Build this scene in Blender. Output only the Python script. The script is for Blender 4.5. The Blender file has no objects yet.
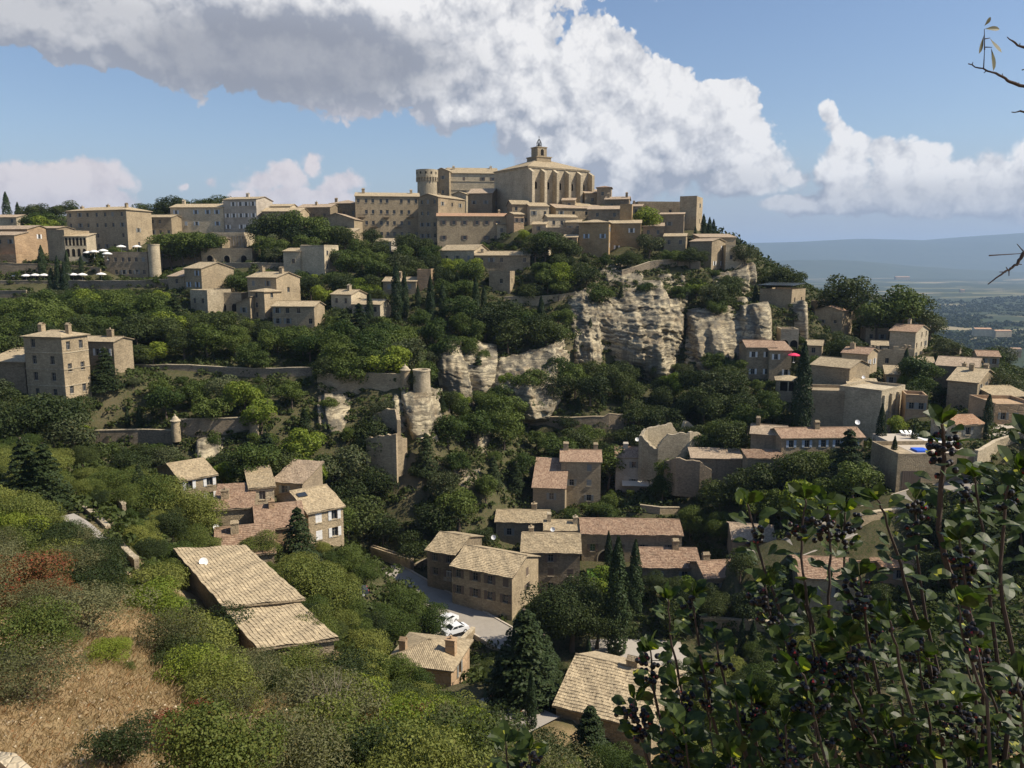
import bpy, math, random
import numpy as np
from mathutils import Vector, Matrix
R = math.radians
PI = math.pi
scene = bpy.context.scene
COL = scene.collection
random.seed(7)
rng = np.random.default_rng(7)

# ---------------------------------------------------------------- camera
LENS = 28.0
F = 1024 * LENS / 36.0
PITCH = math.atan(122 / F)
cp, sp = math.cos(PITCH), math.sin(PITCH)
cam_data = bpy.data.cameras.new('camera')
cam_data.lens = LENS
cam_data.sensor_width = 36
cam_data.clip_start = 0.05
cam_data.clip_end = 60000
cam = bpy.data.objects.new('camera', cam_data)
cam.rotation_euler = (R(90) - PITCH, 0, 0)
COL.objects.link(cam)
scene.camera = cam

# ---------------------------------------------------------------- light
SUN_AZ = 98      # clockwise from +Y (view direction) towards +X
SUN_EL = 46
sd = Vector((math.sin(R(SUN_AZ)) * math.cos(R(SUN_EL)), math.cos(R(SUN_AZ)) * math.cos(R(SUN_EL)), math.sin(R(SUN_EL))))
sun_data = bpy.data.lights.new('sun', 'SUN')
sun_data.energy = 5.0
sun_data.angle = R(0.5)
sun_data.color = (1.0, 0.90, 0.75)
sun = bpy.data.objects.new('sun', sun_data)
sun.rotation_euler = sd.to_track_quat('Z', 'Y').to_euler()
COL.objects.link(sun)
scene.view_settings.view_transform = 'Standard'
scene.view_settings.look = 'None'
scene.view_settings.gamma = 1
scene.view_settings.exposure = 0.42
scene.view_settings.use_curve_mapping = False

def dirpx(px, py):
    u = (px - 512) / F; v = (384 - py) / F
    return (u, cp + v * sp, v * cp - sp)
def at(px, py, Y):
    d = dirpx(px, py)
    k = Y / d[1]
    return (d[0] * k, Y, d[2] * k)
def proj(x, y, z):
    yc = y * cp - z * sp; zc = y * sp + z * cp
    yc = np.maximum(yc, 0.01) if isinstance(yc, np.ndarray) else max(yc, .01)
    return 512 + F * x / yc, 384 - F * zc / yc

# ---------------------------------------------------------------- node helper
class NT:
    def __init__(s, tree):
        s.t = tree; s.n = tree.nodes; s.l = tree.links
    def node(s, typ, **kw):
        nd = s.n.new(typ)
        for k, v in kw.items():
            setattr(nd, k, v)
        return nd
    def put(s, sock, v):
        if v is None: return
        if isinstance(v, bpy.types.NodeSocket): s.l.new(v, sock)
        else:
            if sock.type == 'RGBA' and not hasattr(v, '__len__'): v = (v, v, v, 1)
            if sock.type == 'RGBA' and len(v) == 3: v = (*v, 1)
            sock.default_value = v
    def math(s, op, a, b=None, c=None, clamp=False):
        nd = s.node('ShaderNodeMath', operation=op, use_clamp=clamp)
        for i, v in enumerate((a, b, c)): s.put(nd.inputs[i], v)
        return nd.outputs[0]
    def vec(s, op, a, b=None, scale=None):
        nd = s.node('ShaderNodeVectorMath', operation=op)
        s.put(nd.inputs[0], a)
        if b is not None: s.put(nd.inputs[1], b)
        if scale is not None: s.put(nd.inputs['Scale'], scale)
        return nd.outputs['Value'] if op in ('LENGTH', 'DOT_PRODUCT', 'DISTANCE') else nd.outputs[0]
    def mix(s, f, a, b, blend='MIX'):
        nd = s.node('ShaderNodeMix', data_type='RGBA', blend_type=blend)
        s.put(nd.inputs[0], f); s.put(nd.inputs[6], a); s.put(nd.inputs[7], b)
        return nd.outputs[2]
    def noise(s, vec=None, scale=5, detail=3, rough=.5, out=0, dist=0):
        nd = s.node('ShaderNodeTexNoise')
        if vec is not None: s.put(nd.inputs['Vector'], vec)
        nd.inputs['Scale'].default_value = scale; nd.inputs['Detail'].default_value = detail
        nd.inputs['Roughness'].default_value = rough; nd.inputs['Distortion'].default_value = dist
        return nd.outputs[out]
    def voro(s, vec=None, scale=5, feature='F1', out='Distance', detail=0, rough=.5, rand=1):
        nd = s.node('ShaderNodeTexVoronoi', feature=feature)
        if vec is not None: s.put(nd.inputs['Vector'], vec)
        nd.inputs['Scale'].default_value = scale
        if 'Detail' in nd.inputs: nd.inputs['Detail'].default_value = detail; nd.inputs['Roughness'].default_value = rough
        nd.inputs['Randomness'].default_value = rand
        return nd.outputs[out]
    def ramp(s, f, lo, hi, a=0., b=1.):
        nd = s.node('ShaderNodeMapRange', interpolation_type='SMOOTHSTEP')
        s.put(nd.inputs[0], f)
        for i, v in zip((1, 2, 3, 4), (lo, hi, a, b)): s.put(nd.inputs[i], v)
        return nd.outputs[0]
    def pos(s): return s.node('ShaderNodeNewGeometry').outputs['Position']
    def nor(s): return s.node('ShaderNodeNewGeometry').outputs['Normal']
    def sep(s, v):
        nd = s.node('ShaderNodeSeparateXYZ'); s.put(nd.inputs[0], v); return nd.outputs
    def comb(s, x, y, z):
        nd = s.node('ShaderNodeCombineXYZ')
        for i, v in enumerate((x, y, z)): s.put(nd.inputs[i], v)
        return nd.outputs[0]

# ---------------------------------------------------------------- world: sky and clouds by direction
def azel(px, py):
    d = Vector(dirpx(px, py)).normalized()
    return math.atan2(d.x, d.y), math.asin(d.z)
CLOUDS = [  # px, py, rx, ry of each billow as seen from the viewpoint, turned into azimuth and elevation
 (20,5,110,34),(110,20,130,42),(200,38,120,48),(290,48,120,52),(370,62,100,56),(440,70,90,52),(430,15,140,60),(300,-20,340,60),(500,40,60,60),(490,95,60,40),(455,108,60,26),
 (594,42,34,46),(575,80,44,44),(610,72,50,46),(545,100,46,46),(640,92,48,44),(668,88,40,34),(700,108,44,34),(728,104,34,28),(738,135,44,36),(690,145,70,46),(620,130,70,50),(570,150,60,38),(640,175,90,30),(765,160,34,26),(785,178,24,18),(735,185,60,20),(525,135,40,28),(590,105,50,50),
 (830,112,11,12),(840,126,20,14),(852,150,34,22),(845,172,40,22),(905,160,40,26),(856,138,22,15),(880,150,26,18),(912,152,30,16),(935,152,14,12),(905,172,50,24),(985,160,22,18),(965,176,34,24),(1010,172,34,22),(1050,170,50,36),(955,195,110,24),(870,196,60,18),(830,206,90,12),(1010,198,70,24),
 (10,186,44,22),(55,180,38,17),(98,182,34,17),(30,205,110,18),(110,200,28,12),
 (314,160,17,17),(288,176,34,18),(258,182,24,16),(340,184,30,13),(305,195,60,16),(208,182,13,9),(180,184,9,6),(245,195,25,8)]
def group(name, outs):
    g = bpy.data.node_groups.new(name, 'ShaderNodeTree')
    g.interface.new_socket('Vector', in_out='INPUT', socket_type='NodeSocketVector')
    for o_ in outs: g.interface.new_socket(o_, in_out='OUTPUT', socket_type='NodeSocketFloat')
    t = NT(g); return g, t, t.node('NodeGroupInput').outputs[0], t.node('NodeGroupOutput')
def shape_group():
    g, t, v, go = group('cloud_shape', ['Shape'])
    s = None
    for (px, py, rx, ry) in CLOUDS:
        a, e = azel(px, py)
        nd = t.node('ShaderNodeVectorMath', operation='MULTIPLY_ADD')
        t.put(nd.inputs[0], v); nd.inputs[1].default_value = (F/rx, F/ry, 0); nd.inputs[2].default_value = (-a*F/rx, -e*F/ry, 0)
        w = min(1, .30 + (rx + ry) / 160)
        f = t.math('MULTIPLY_ADD', t.vec('LENGTH', nd.outputs[0]), -w, w)
        s = f if s is None else t.math('SMOOTH_MAX', s, f, .08)
    t.put(go.inputs[0], s); return g
def puff_group():
    g, t, v0, go = group('cloud_puffs', ['Puff'])
    vv = t.vec('ADD', v0, t.vec('SCALE', t.vec('SUBTRACT', t.noise(v0, 60, 2, .55, out=1), (.5, .5, .5)), scale=.016))
    b1 = t.voro(vv, 17, 'F1'); b2 = t.voro(vv, 38, 'F1'); b3 = t.voro(vv, 85, 'F1'); b4 = t.voro(vv, 190, 'F1')
    b = t.math('ADD', t.math('ADD', t.math('MULTIPLY', b1, .48), t.math('MULTIPLY', b2, .30)), t.math('ADD', t.math('MULTIPLY', b3, .17), t.math('MULTIPLY', b4, .10)))
    n = t.noise(v0, 9, 7, .55)
    p = t.math('ADD', t.math('MULTIPLY', t.math('SUBTRACT', .43, b), .72), t.math('MULTIPLY', t.math('SUBTRACT', n, .5), .24))
    t.put(go.inputs[0], p); return g
world = bpy.data.worlds.new('World'); scene.world = world
world.use_nodes = True
wt = NT(world.node_tree)
world.node_tree.nodes.clear()
sky = wt.node('ShaderNodeTexSky', sky_type='NISHITA')
sky.sun_disc = False
sky.sun_elevation = R(SUN_EL); sky.sun_rotation = R(SUN_AZ)
sky.altitude = 300; sky.air_density = 1.2; sky.dust_density = .8; sky.ozone_density = 2.4
tc = wt.node('ShaderNodeTexCoord').outputs['Generated']
x, y, z = wt.sep(tc)
az = wt.math('ARCTAN2', x, y)
el = wt.math('ARCSINE', z)
v2 = wt.comb(az, el, 0)
G_S, G_P = shape_group(), puff_group()
def use(g, v):
    nd = wt.node('ShaderNodeGroup'); nd.node_tree = g; wt.put(nd.inputs[0], v); return nd.outputs[0]
warp = wt.vec('SCALE', wt.vec('SUBTRACT', wt.noise(v2, 14, 4, .55, out=1), (.5, .5, .5)), scale=.05)
vw = wt.vec('ADD', v2, warp)
s0 = use(G_S, vw); s2 = use(G_S, wt.vec('ADD', vw, (.035, .05, 0)))
s1 = wt.math('ADD', s0, wt.math('MULTIPLY', wt.math('SUBTRACT', s2, s0), .27))
p0 = use(G_P, v2); p1 = use(G_P, wt.vec('ADD', v2, (.010, .013, 0))); p2 = use(G_P, wt.vec('ADD', v2, (.030, .042, 0)))
d0 = wt.math('ADD', s0, p0)
mask = wt.ramp(d0, .0, wt.ramp(el, .10, .20, .24, .08))
micro = wt.math('ADD', wt.math('MULTIPLY', wt.math('SUBTRACT', p0, p1), 2.1), wt.math('MULTIPLY', wt.math('SUBTRACT', p0, p2), 1.1))
macro = wt.math('MINIMUM', wt.math('MAXIMUM', wt.math('MULTIPLY', wt.math('SUBTRACT', s0, s2), 1.9), -.6), .24)
lit = wt.math('ADD', wt.math('ADD', .56, micro), macro, clamp=True)
# the thick grey base of the big cloud overhead on the left
def blob(px, py, rx, ry):
    a, e = azel(px, py)
    d = wt.vec('LENGTH', wt.vec('MULTIPLY', wt.vec('SUBTRACT', v2, (a, e, 0)), (F / rx, F / ry, 0)))
    return wt.ramp(d, .35, 1.0, 1., 0.)
thick = wt.math('MAXIMUM', blob(280, 62, 230, 58), wt.math('MULTIPLY', blob(90, 30, 190, 50), .6))
thick = wt.math('MAXIMUM', thick, wt.math('MULTIPLY', blob(700, 188, 130, 30), .35))
thick = wt.math('MAXIMUM', thick, wt.math('MULTIPLY', blob(880, 205, 240, 30), .45))
ccol = wt.mix(lit, (.36, .38, .44), (.90, .88, .865))
ccol = wt.mix(wt.math('MULTIPLY', thick, .84), ccol, (.27, .28, .32))
# the small clouds low on the left catch a warmer light
warm = wt.math('MULTIPLY', wt.ramp(az, -.16, -.08, 1., 0.), wt.ramp(el, .14, .19, 1., 0.))
ccol = wt.mix(wt.math('MULTIPLY', warm, .6), ccol, (.72, .61, .60))
WS = .085
ccol = wt.vec('SCALE', ccol, scale=.80 / WS)
skyc = wt.mix(1.0, sky.outputs[0], (.98, .98, 1.06), 'MULTIPLY')
# a pale veil of far cloud low over the horizon on the right
veil = wt.math('MULTIPLY', wt.ramp(el, .02, .14, 1., 0.), wt.ramp(az, -.05, .22, 0., .72))
veil = wt.math('MULTIPLY', veil, wt.ramp(wt.noise(wt.vec('MULTIPLY', v2, (1, 3.5, 1)), 12, 5), .2, .7, .55, 1.))
skyc = wt.mix(veil, skyc, (.31 / WS, .335 / WS, .40 / WS))
skyc = wt.mix(wt.ramp(el, -.02, .16, .75, 0.), skyc, (.27 / WS, .315 / WS, .40 / WS))
fin = wt.mix(wt.math('MULTIPLY', mask, .97), skyc, ccol)
bg = wt.node('ShaderNodeBackground'); wt.put(bg.inputs[0], fin); bg.inputs[1].default_value = WS
out = wt.node('ShaderNodeOutputWorld'); wt.l.new(bg.outputs[0], out.inputs[0])
try:
    world.cycles.sampling_method = 'MANUAL'; world.cycles.sample_map_resolution = 512
except Exception: pass

# ---------------------------------------------------------------- mesh helpers
class MB:
    def __init__(s): s.v = []; s.f = []; s.m = []; s.uv = []
    def face(s, pts, mat=0, uv=None):
        i = len(s.v); s.v.extend(pts); s.f.append(tuple(range(i, i + len(pts)))); s.m.append(mat)
        s.uv.append(uv if uv else [(0, 0)] * len(pts))
    def box(s, x0, x1, y0, y1, z0, z1, mat=0):
        p = [(x0,y0,z0),(x1,y0,z0),(x1,y1,z0),(x0,y1,z0),(x0,y0,z1),(x1,y0,z1),(x1,y1,z1),(x0,y1,z1)]
        for q in ((0,3,2,1),(4,5,6,7),(0,1,5,4),(1,2,6,5),(2,3,7,6),(3,0,4,7)):
            s.face([p[k] for k in q], mat)
    def obox(s, o, ax, ay, az_, mat=0):
        o = Vector(o); ax = Vector(ax); ay = Vector(ay); az_ = Vector(az_)
        p = [o, o+ax, o+ax+ay, o+ay, o+az_, o+ax+az_, o+ax+ay+az_, o+ay+az_]
        for q in ((0,3,2,1),(4,5,6,7),(0,1,5,4),(1,2,6,5),(2,3,7,6),(3,0,4,7)):
            s.face([tuple(p[k]) for k in q], mat)
    def tube(s, pts, rad, n=6, mat=0, cap=True):
        pts = [Vector(p) for p in pts]; rings = []
        for i, p in enumerate(pts):
            a = pts[max(i-1, 0)]; b = pts[min(i+1, len(pts)-1)]
            d = (b - a).normalized()
            u = d.orthogonal().normalized() if abs(d.z) > .99 else d.cross(Vector((0,0,1))).normalized()
            w = d.cross(u)
            r = rad[i] if hasattr(rad, '__len__') else rad
            rings.append([tuple(p + r*(math.cos(2*PI*k/n)*u + math.sin(2*PI*k/n)*w)) for k in range(n)])
        for i in range(len(rings)-1):
            for k in range(n):
                s.face([rings[i][k], rings[i][(k+1) % n], rings[i+1][(k+1) % n], rings[i+1][k]], mat)
        if cap:
            s.face(rings[0][::-1], mat); s.face(rings[-1], mat)
    def lathe(s, prof, n=16, cx=0, cy=0, mat=0, a0=0, a1=2*PI):
        for i in range(len(prof)-1):
            (r0, z0), (r1, z1) = prof[i], prof[i+1]
            for k in range(n):
                a = a0+(a1-a0)*k/n; b = a0+(a1-a0)*(k+1)/n
                q = [(cx+r0*math.cos(a), cy+r0*math.sin(a), z0), (cx+r0*math.cos(b), cy+r0*math.sin(b), z0),
                     (cx+r1*math.cos(b), cy+r1*math.sin(b), z1), (cx+r1*math.cos(a), cy+r1*math.sin(a), z1)]
                if r1 < 1e-5: q = q[:3]
                elif r0 < 1e-5: q = [q[0], q[2], q[3]]
                s.face(q, mat)
    def mesh(s, name, mats, smooth=False, weld=False):
        me = bpy.data.meshes.new(name)
        me.from_pydata(s.v, [], s.f)
        for m in (mats if isinstance(mats, (list, tuple)) else [mats]): me.materials.append(m)
        me.polygons.foreach_set('material_index', s.m)
        ul = me.uv_layers.new(name='uv')
        ul.data.foreach_set('uv', [c for f in s.uv for p in f for c in p])
        if smooth: me.polygons.foreach_set('use_smooth', [True]*len(s.f))
        if weld:
            import bmesh
            b = bmesh.new(); b.from_mesh(me); bmesh.ops.remove_doubles(b, verts=b.verts, dist=1e-4); b.to_mesh(me); b.free()
        me.update()
        return me
    def build(s, name, mats, parent=None, smooth=False, weld=False):
        return link(name, s.mesh(name, mats, smooth, weld), parent)
def link(name, me, parent=None, loc=(0,0,0), rot=0):
    o = bpy.data.objects.new(name, me); COL.objects.link(o)
    o.location = loc; o.rotation_euler.z = rot
    if parent: o.parent = parent
    return o
def np_mesh(name, verts, faces, mats, smooth=False, idx=None):
    me = bpy.data.meshes.new(name)
    n = len(faces); k = faces.shape[1]
    me.vertices.add(len(verts)); me.vertices.foreach_set('co', np.asarray(verts, np.float32).ravel())
    me.loops.add(n*k); me.loops.foreach_set('vertex_index', faces.astype(np.int32).ravel())
    me.polygons.add(n); me.polygons.foreach_set('loop_start', np.arange(0, n*k, k, dtype=np.int32))
    for m in (mats if isinstance(mats, (list, tuple)) else [mats]): me.materials.append(m)
    if idx is not None: me.polygons.foreach_set('material_index', np.asarray(idx, np.int32))
    if smooth: me.polygons.foreach_set('use_smooth', np.ones(n, bool))
    me.update(calc_edges=True); me.validate()
    return me
def thing(name, label, cat, loc=(0,0,0), rot=0, group=None):
    o = link(name, None, None, loc, rot)
    return tag(o, label, cat, group)
def tag(o, label, cat, group=None, kind=None):
    if label: o['label'] = label
    if cat: o['category'] = cat
    if group: o['group'] = group
    if kind: o['kind'] = kind
    return o
def structure(o, label=None, cat=None):
    o['kind'] = 'structure'
    if label: o['label'] = label; o['category'] = cat or o.name
    return o

# ---------------------------------------------------------------- materials
def new_mat(name):
    m = bpy.data.materials.new(name); m.use_nodes = True
    m.node_tree.nodes.clear()
    t = NT(m.node_tree)
    o = t.node('ShaderNodeOutputMaterial')
    return m, t, o
def principled(t, o, col, rough=.85, spec=.25, bump=None, bstr=.5, bdist=.05, **kw):
    b = t.node('ShaderNodeBsdfPrincipled')
    t.put(b.inputs['Base Color'], col); t.put(b.inputs['Roughness'], rough); b.inputs['Specular IOR Level'].default_value = spec
    for k, v in kw.items(): t.put(b.inputs[k], v)
    if bump is not None:
        bn = t.node('ShaderNodeBump'); bn.inputs['Strength'].default_value = bstr; bn.inputs['Distance'].default_value = bdist
        t.put(bn.inputs['Height'], bump); t.l.new(bn.outputs[0], b.inputs['Normal'])
    t.l.new(b.outputs[0], o.inputs[0])
    return b
def sc(c, k): return tuple(min(1, a*k) for a in c)
def stone(name, c, course=.35, var=.35):
    m, t, o = new_mat(name)
    p = t.pos()
    v = t.vec('MULTIPLY', p, (1, 1, 1.7))
    cell = t.voro(v, 1/course, 'F1', out='Color')
    cv = t.sep(cell)[0]
    edge = t.voro(v, 1/course, 'DISTANCE_TO_EDGE')
    big = t.noise(p, .22, 5, .6)
    fine = t.noise(p, 4.5, 5, .65)
    rnd = t.node('ShaderNodeObjectInfo').outputs['Random']
    k = t.math('ADD', .72, t.math('MULTIPLY', cv, var))
    k = t.math('ADD', k, t.math('MULTIPLY', t.math('SUBTRACT', big, .5), .95))
    k = t.math('ADD', k, t.math('MULTIPLY', t.math('SUBTRACT', fine, .5), .5))
    k = t.math('ADD', k, t.math('MULTIPLY', t.math('SUBTRACT', rnd, .5), .30))
    col = t.vec('SCALE', c, scale=k)
    stain = t.ramp(t.noise(t.vec('MULTIPLY', p, (1.2, 1.2, .25)), .9, 5, .65), .52, .75)
    col = t.mix(t.math('MULTIPLY', stain, .55), col, (c[0]*.5, c[1]*.5, c[2]*.5))
    col = t.mix(t.ramp(edge, .0, .07, .35, 0.), col, (c[0]*.55, c[1]*.52, c[2]*.5))
    h = t.math('ADD', t.ramp(edge, 0, .15), t.math('MULTIPLY', fine, .8))
    principled(t, o, col, .92, .15, h, .7, .05)
    return m
WALL = {
 'stone': stone('stone_wall', (.39, .31, .20)),
 'pale': stone('pale_limestone', (.50, .42, .29)),
 'grey': stone('grey_stone', (.31, .245, .165)),
 'brown': stone('brown_stone', (.30, .24, .16)),
 'ochre': stone('ochre_render', (.44, .31, .165), 1.4, .12),
 'peach': stone('peach_render', (.47, .33, .20), 1.4, .12),
 'white': stone('off_white_render', (.60, .53, .43), 1.8, .10),
 'dry': stone('dry_stone', (.31, .25, .175), .22, .55),
}
def tiles(name, ca, cb, moss=.25):
    m, t, o = new_mat(name)
    uv = t.node('ShaderNodeUVMap').outputs[0]
    x, y, z = t.sep(uv)
    row = t.math('MULTIPLY', y, 1/.36)
    colx = t.math('MULTIPLY', x, 1/.22)
    cell = t.comb(t.math('FLOOR', colx), t.math('FLOOR', row), 0)
    wn = t.node('ShaderNodeTexWhiteNoise', noise_dimensions='3D'); t.put(wn.inputs[0], cell)
    p = t.pos()
    big = t.noise(p, .5, 5, .65)
    rnd = t.node('ShaderNodeObjectInfo').outputs['Random']
    col = t.mix(wn.outputs[0], ca, cb)
    wn2 = t.noise(t.comb(t.math('FLOOR', colx), t.math('MULTIPLY', row, .35), 0), .8, 4, .7)
    k = t.math('ADD', .42, t.math('MULTIPLY', big, .55))
    k = t.math('ADD', k, t.math('MULTIPLY', wn2, .55))
    k = t.math('ADD', k, t.math('MULTIPLY', rnd, .18))
    col = t.vec('SCALE', col, scale=k)
    lich = t.ramp(t.noise(p, 1.7, 6, .7), .5, .72)
    col = t.mix(t.math('MULTIPLY', lich, moss), col, (.13, .115, .085))
    wave = t.math('ABSOLUTE', t.math('SINE', t.math('MULTIPLY', x, PI/.22)))
    saw = t.math('FRACT', row)
    gap = t.ramp(wave, .0, .4, .38, 0.)
    col = t.mix(gap, col, (.07, .05, .035))
    col = t.mix(t.ramp(saw, .88, 1., 0., .3), col, (.08, .06, .04))
    h = t.math('SUBTRACT', wave, t.math('MULTIPLY', saw, .5))
    principled(t, o, col, .9, .15, h, .8, .06)
    return m
TILE = {
 'tan': tiles('tan_roof_tiles', (.31, .245, .155), (.49, .395, .25), .4),
 'old': tiles('weathered_roof_tiles', (.30, .225, .155), (.46, .36, .25), .5),
 'red': tiles('red_brown_roof_tiles', (.23, .145, .095), (.39, .275, .185), .45),
 'orange': tiles('orange_roof_tiles', (.38, .215, .125), (.48, .32, .20), .15),
}
def plain_mat(name, c, rough=.6, spec=.4, var=.15, metal=0, **kw):
    m, t, o = new_mat(name)
    n = t.noise(t.pos(), 3, 4)
    k = t.math('ADD', 1 - var/2, t.math('MULTIPLY', n, var))
    principled(t, o, t.vec('SCALE', c, scale=k), rough, spec, Metallic=metal, **kw)
    return m
M = {
 'glass': plain_mat('window_glass', (.03, .035, .04), .08, .6),
 'dark': plain_mat('painted_interior_shade', (.018, .015, .012), .9, .1),  # near-black colour paints in the shade inside openings
 'frame': plain_mat('painted_window_frame', (.24, .225, .20), .6),
 'shut_grey': plain_mat('grey_shutter_paint', (.22, .22, .20), .6),
 'shut_blue': plain_mat('pale_blue_shutter_paint', (.40, .46, .52), .6),
 'shut_white': plain_mat('white_shutter_paint', (.68, .67, .64), .6),
 'shut_brown': plain_mat('brown_shutter_paint', (.14, .105, .08), .6),
 'iron': plain_mat('wrought_iron', (.03, .03, .032), .5, .4, metal=.4),
 'white': plain_mat('white_paint', (.80, .79, .76), .45),
 'canvas': plain_mat('white_parasol_canvas', (.78, .76, .72), .9, .1),
 'pink': plain_mat('pink_parasol_canvas', (.72, .06, .13), .8, .1),
 'terracotta': plain_mat('terracotta', (.34, .15, .08), .85, .2),
 'concrete': plain_mat('pale_concrete', (.46, .40, .32), .9, .2),
 'water': plain_mat('pool_water', (.10, .32, .42), .06, .6),
 'bluecover': plain_mat('blue_pool_cover', (.03, .12, .62), .5),
 'rubber': plain_mat('black_rubber', (.02, .02, .02), .8, .2),
 'carwhite': plain_mat('white_car_paint', (.78, .79, .80), .2, .6, .02),
 'cargrey': plain_mat('dark_grey_car_paint', (.06, .07, .08), .2, .6, .02),
 'lamp': plain_mat('car_lamp_glass', (.6, .6, .6), .1, .7),
 'wood': plain_mat('weathered_wood', (.22, .15, .10), .85, .2),
 'awning': plain_mat('awning_cloth', (.62, .56, .46), .9, .1),
}
def foliage(name, ca, cb, trans=.22, flowers=None):
    m, t, o = new_mat(name)
    p = t.pos()
    oi = t.node('ShaderNodeObjectInfo').outputs['Random']
    geo = t.node('ShaderNodeNewGeometry')
    isl = geo.outputs['Random Per Island']
    n = t.noise(p, .55, 4, .6)
    f = t.math('ADD', t.math('MULTIPLY', n, .8), t.math('MULTIPLY', isl, .45))
    f = t.math('ADD', f, t.math('MULTIPLY', t.math('SUBTRACT', oi, .58), 1.0), clamp=True)
    col = t.mix(f, ca, cb)
    col = t.mix(t.ramp(t.math('FRACT', t.math('MULTIPLY', isl, 37.)), .93, .95, 0., .6), col, (ca[0]*1.8, ca[1]*1.1, ca[2]*.8))
    if flowers: col = t.mix(t.ramp(isl, *flowers[1]), col, flowers[0])
    d = t.node('ShaderNodeBsdfPrincipled'); t.put(d.inputs['Base Color'], col)
    d.inputs['Roughness'].default_value = .55; d.inputs['Specular IOR Level'].default_value = .12
    tr = t.node('ShaderNodeBsdfTranslucent'); t.put(tr.inputs[0], t.mix(1., col, (1.1, 1.15, .5), 'MULTIPLY'))
    mx = t.node('ShaderNodeMixShader'); mx.inputs[0].default_value = trans
    t.l.new(d.outputs[0], mx.inputs[1]); t.l.new(tr.outputs[0], mx.inputs[2]); t.l.new(mx.outputs[0], o.inputs[0])
    return m
LEAF = {
 'broad': foliage('broadleaf_foliage', (.032, .056, .013), (.098, .128, .028)),
 'oak': foliage('oak_foliage', (.026, .040, .014), (.066, .084, .024)),
 'olive': foliage('olive_foliage', (.050, .062, .026), (.100, .116, .052)),
 'pine': foliage('conifer_foliage', (.018, .032, .011), (.046, .064, .023), .1),
 'cypress': foliage('cypress_foliage', (.020, .036, .015), (.042, .064, .024), .08),
 'bright': foliage('bright_green_foliage', (.095, .145, .020), (.20, .24, .035), .3),
 'garrigue': foliage('garrigue_foliage', (.062, .090, .020), (.195, .205, .048)),
 'grey': foliage('grey_green_foliage', (.072, .078, .032), (.150, .150, .070)),
 'red': foliage('reddening_foliage', (.20, .045, .030), (.11, .115, .035), .25),
 'ivy': foliage('ivy_foliage', (.024, .040, .011), (.066, .084, .022)),
 'dry': foliage('dry_grass_blades', (.19, .115, .05), (.52, .42, .25), .25),
}
def bark(name, c):
    m, t, o = new_mat(name)
    n = t.noise(t.vec('MULTIPLY', t.pos(), (6, 6, 1.2)), 1.5, 5, .7)
    principled(t, o, t.vec('SCALE', c, scale=t.math('ADD', .5, n)), .95, .1, n, .6, .03)
    return m
BARK = bark('bark', (.13, .10, .075)); DEAD = bark('bare_grey_bark', (.30, .25, .20))
TWIG = bark('twig_bark', (.075, .058, .050))
# ---------------------------------------------------------------- the plan of the village (numbers only; geometry follows)
BL = []      # buildings
CTRL = []    # terrain control points
PROT = []    # x0, y0, x1, y1, distance: facades that trees must not grow in front of
def uy(px, py):
    d = dirpx(px, py); return d[0]/d[1]
def plan(name, label, L, Rr, ey, by, Y, yaw, D, roof='gable', pitch=17, wall='stone', tile='tan', F_=(0,0), S=(0,0), SL=(0,0),
         sh='shut_grey', ctrl=True, prot=True, chim=0, flat_rail=False, extra=None, lowest=6, cat='house', wsize=(.95, 1.35)):
    a = R(yaw); mx = (L+Rr)/2
    c = at(mx, ey, Y)
    dx, dy = math.cos(a), math.sin(a)
    def hit(px):
        k = uy(px, ey)            # x = k*y ; c.x + s*dx = k*(Y + s*dy)
        return (k*Y - c[0]) / (dx - k*dy)
    sl, sr = hit(L), hit(Rr)
    W = sr - sl
    ox, oy = c[0] + dx*sl, Y + dy*sl         # left front corner
    zb = at(mx, by, Y)[2]
    b = dict(name=name, label=label, W=W, D=D, H=c[2]-zb, o=(ox, oy, zb), yaw=a, roof=roof, pitch=pitch, wall=wall, tile=tile,
             F=F_, S=S, SL=SL, sh=sh, chim=chim, Y=Y, extra=extra, px=((L+Rr)/2, (ey+by)/2), lowest=lowest, cat=cat, wsize=wsize)
    BL.append(b)
    nx, ny = -dy, dx                          # into depth
    b['cor'] = [(ox, oy), (ox+dx*W, oy+dy*W), (ox+dx*W+nx*D, oy+dy*W+ny*D), (ox+nx*D, oy+ny*D)]
    if ctrl:
        for (x, y) in b['cor'][:2]:
            CTRL.append((x - nx*1.0, y - ny*1.0, zb - .2, 1))
        CTRL.append(((b['cor'][2][0]+b['cor'][3][0])/2, (b['cor'][2][1]+b['cor'][3][1])/2, zb + .3, 1))
        CTRL.append((ox+dx*W/2+nx*D/2, oy+dy*W/2+ny*D/2, zb, 1))
    if prot:
        xs = [proj(x, y, c[2])[0] for x, y in b['cor'][:3]] + ([proj(*b['cor'][3], c[2])[0]] if yaw > 20 else [])
        PROT.append((min(xs), ey-8, max(xs), by-(by-ey)*.12, Y))
    return b
P = plan
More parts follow.
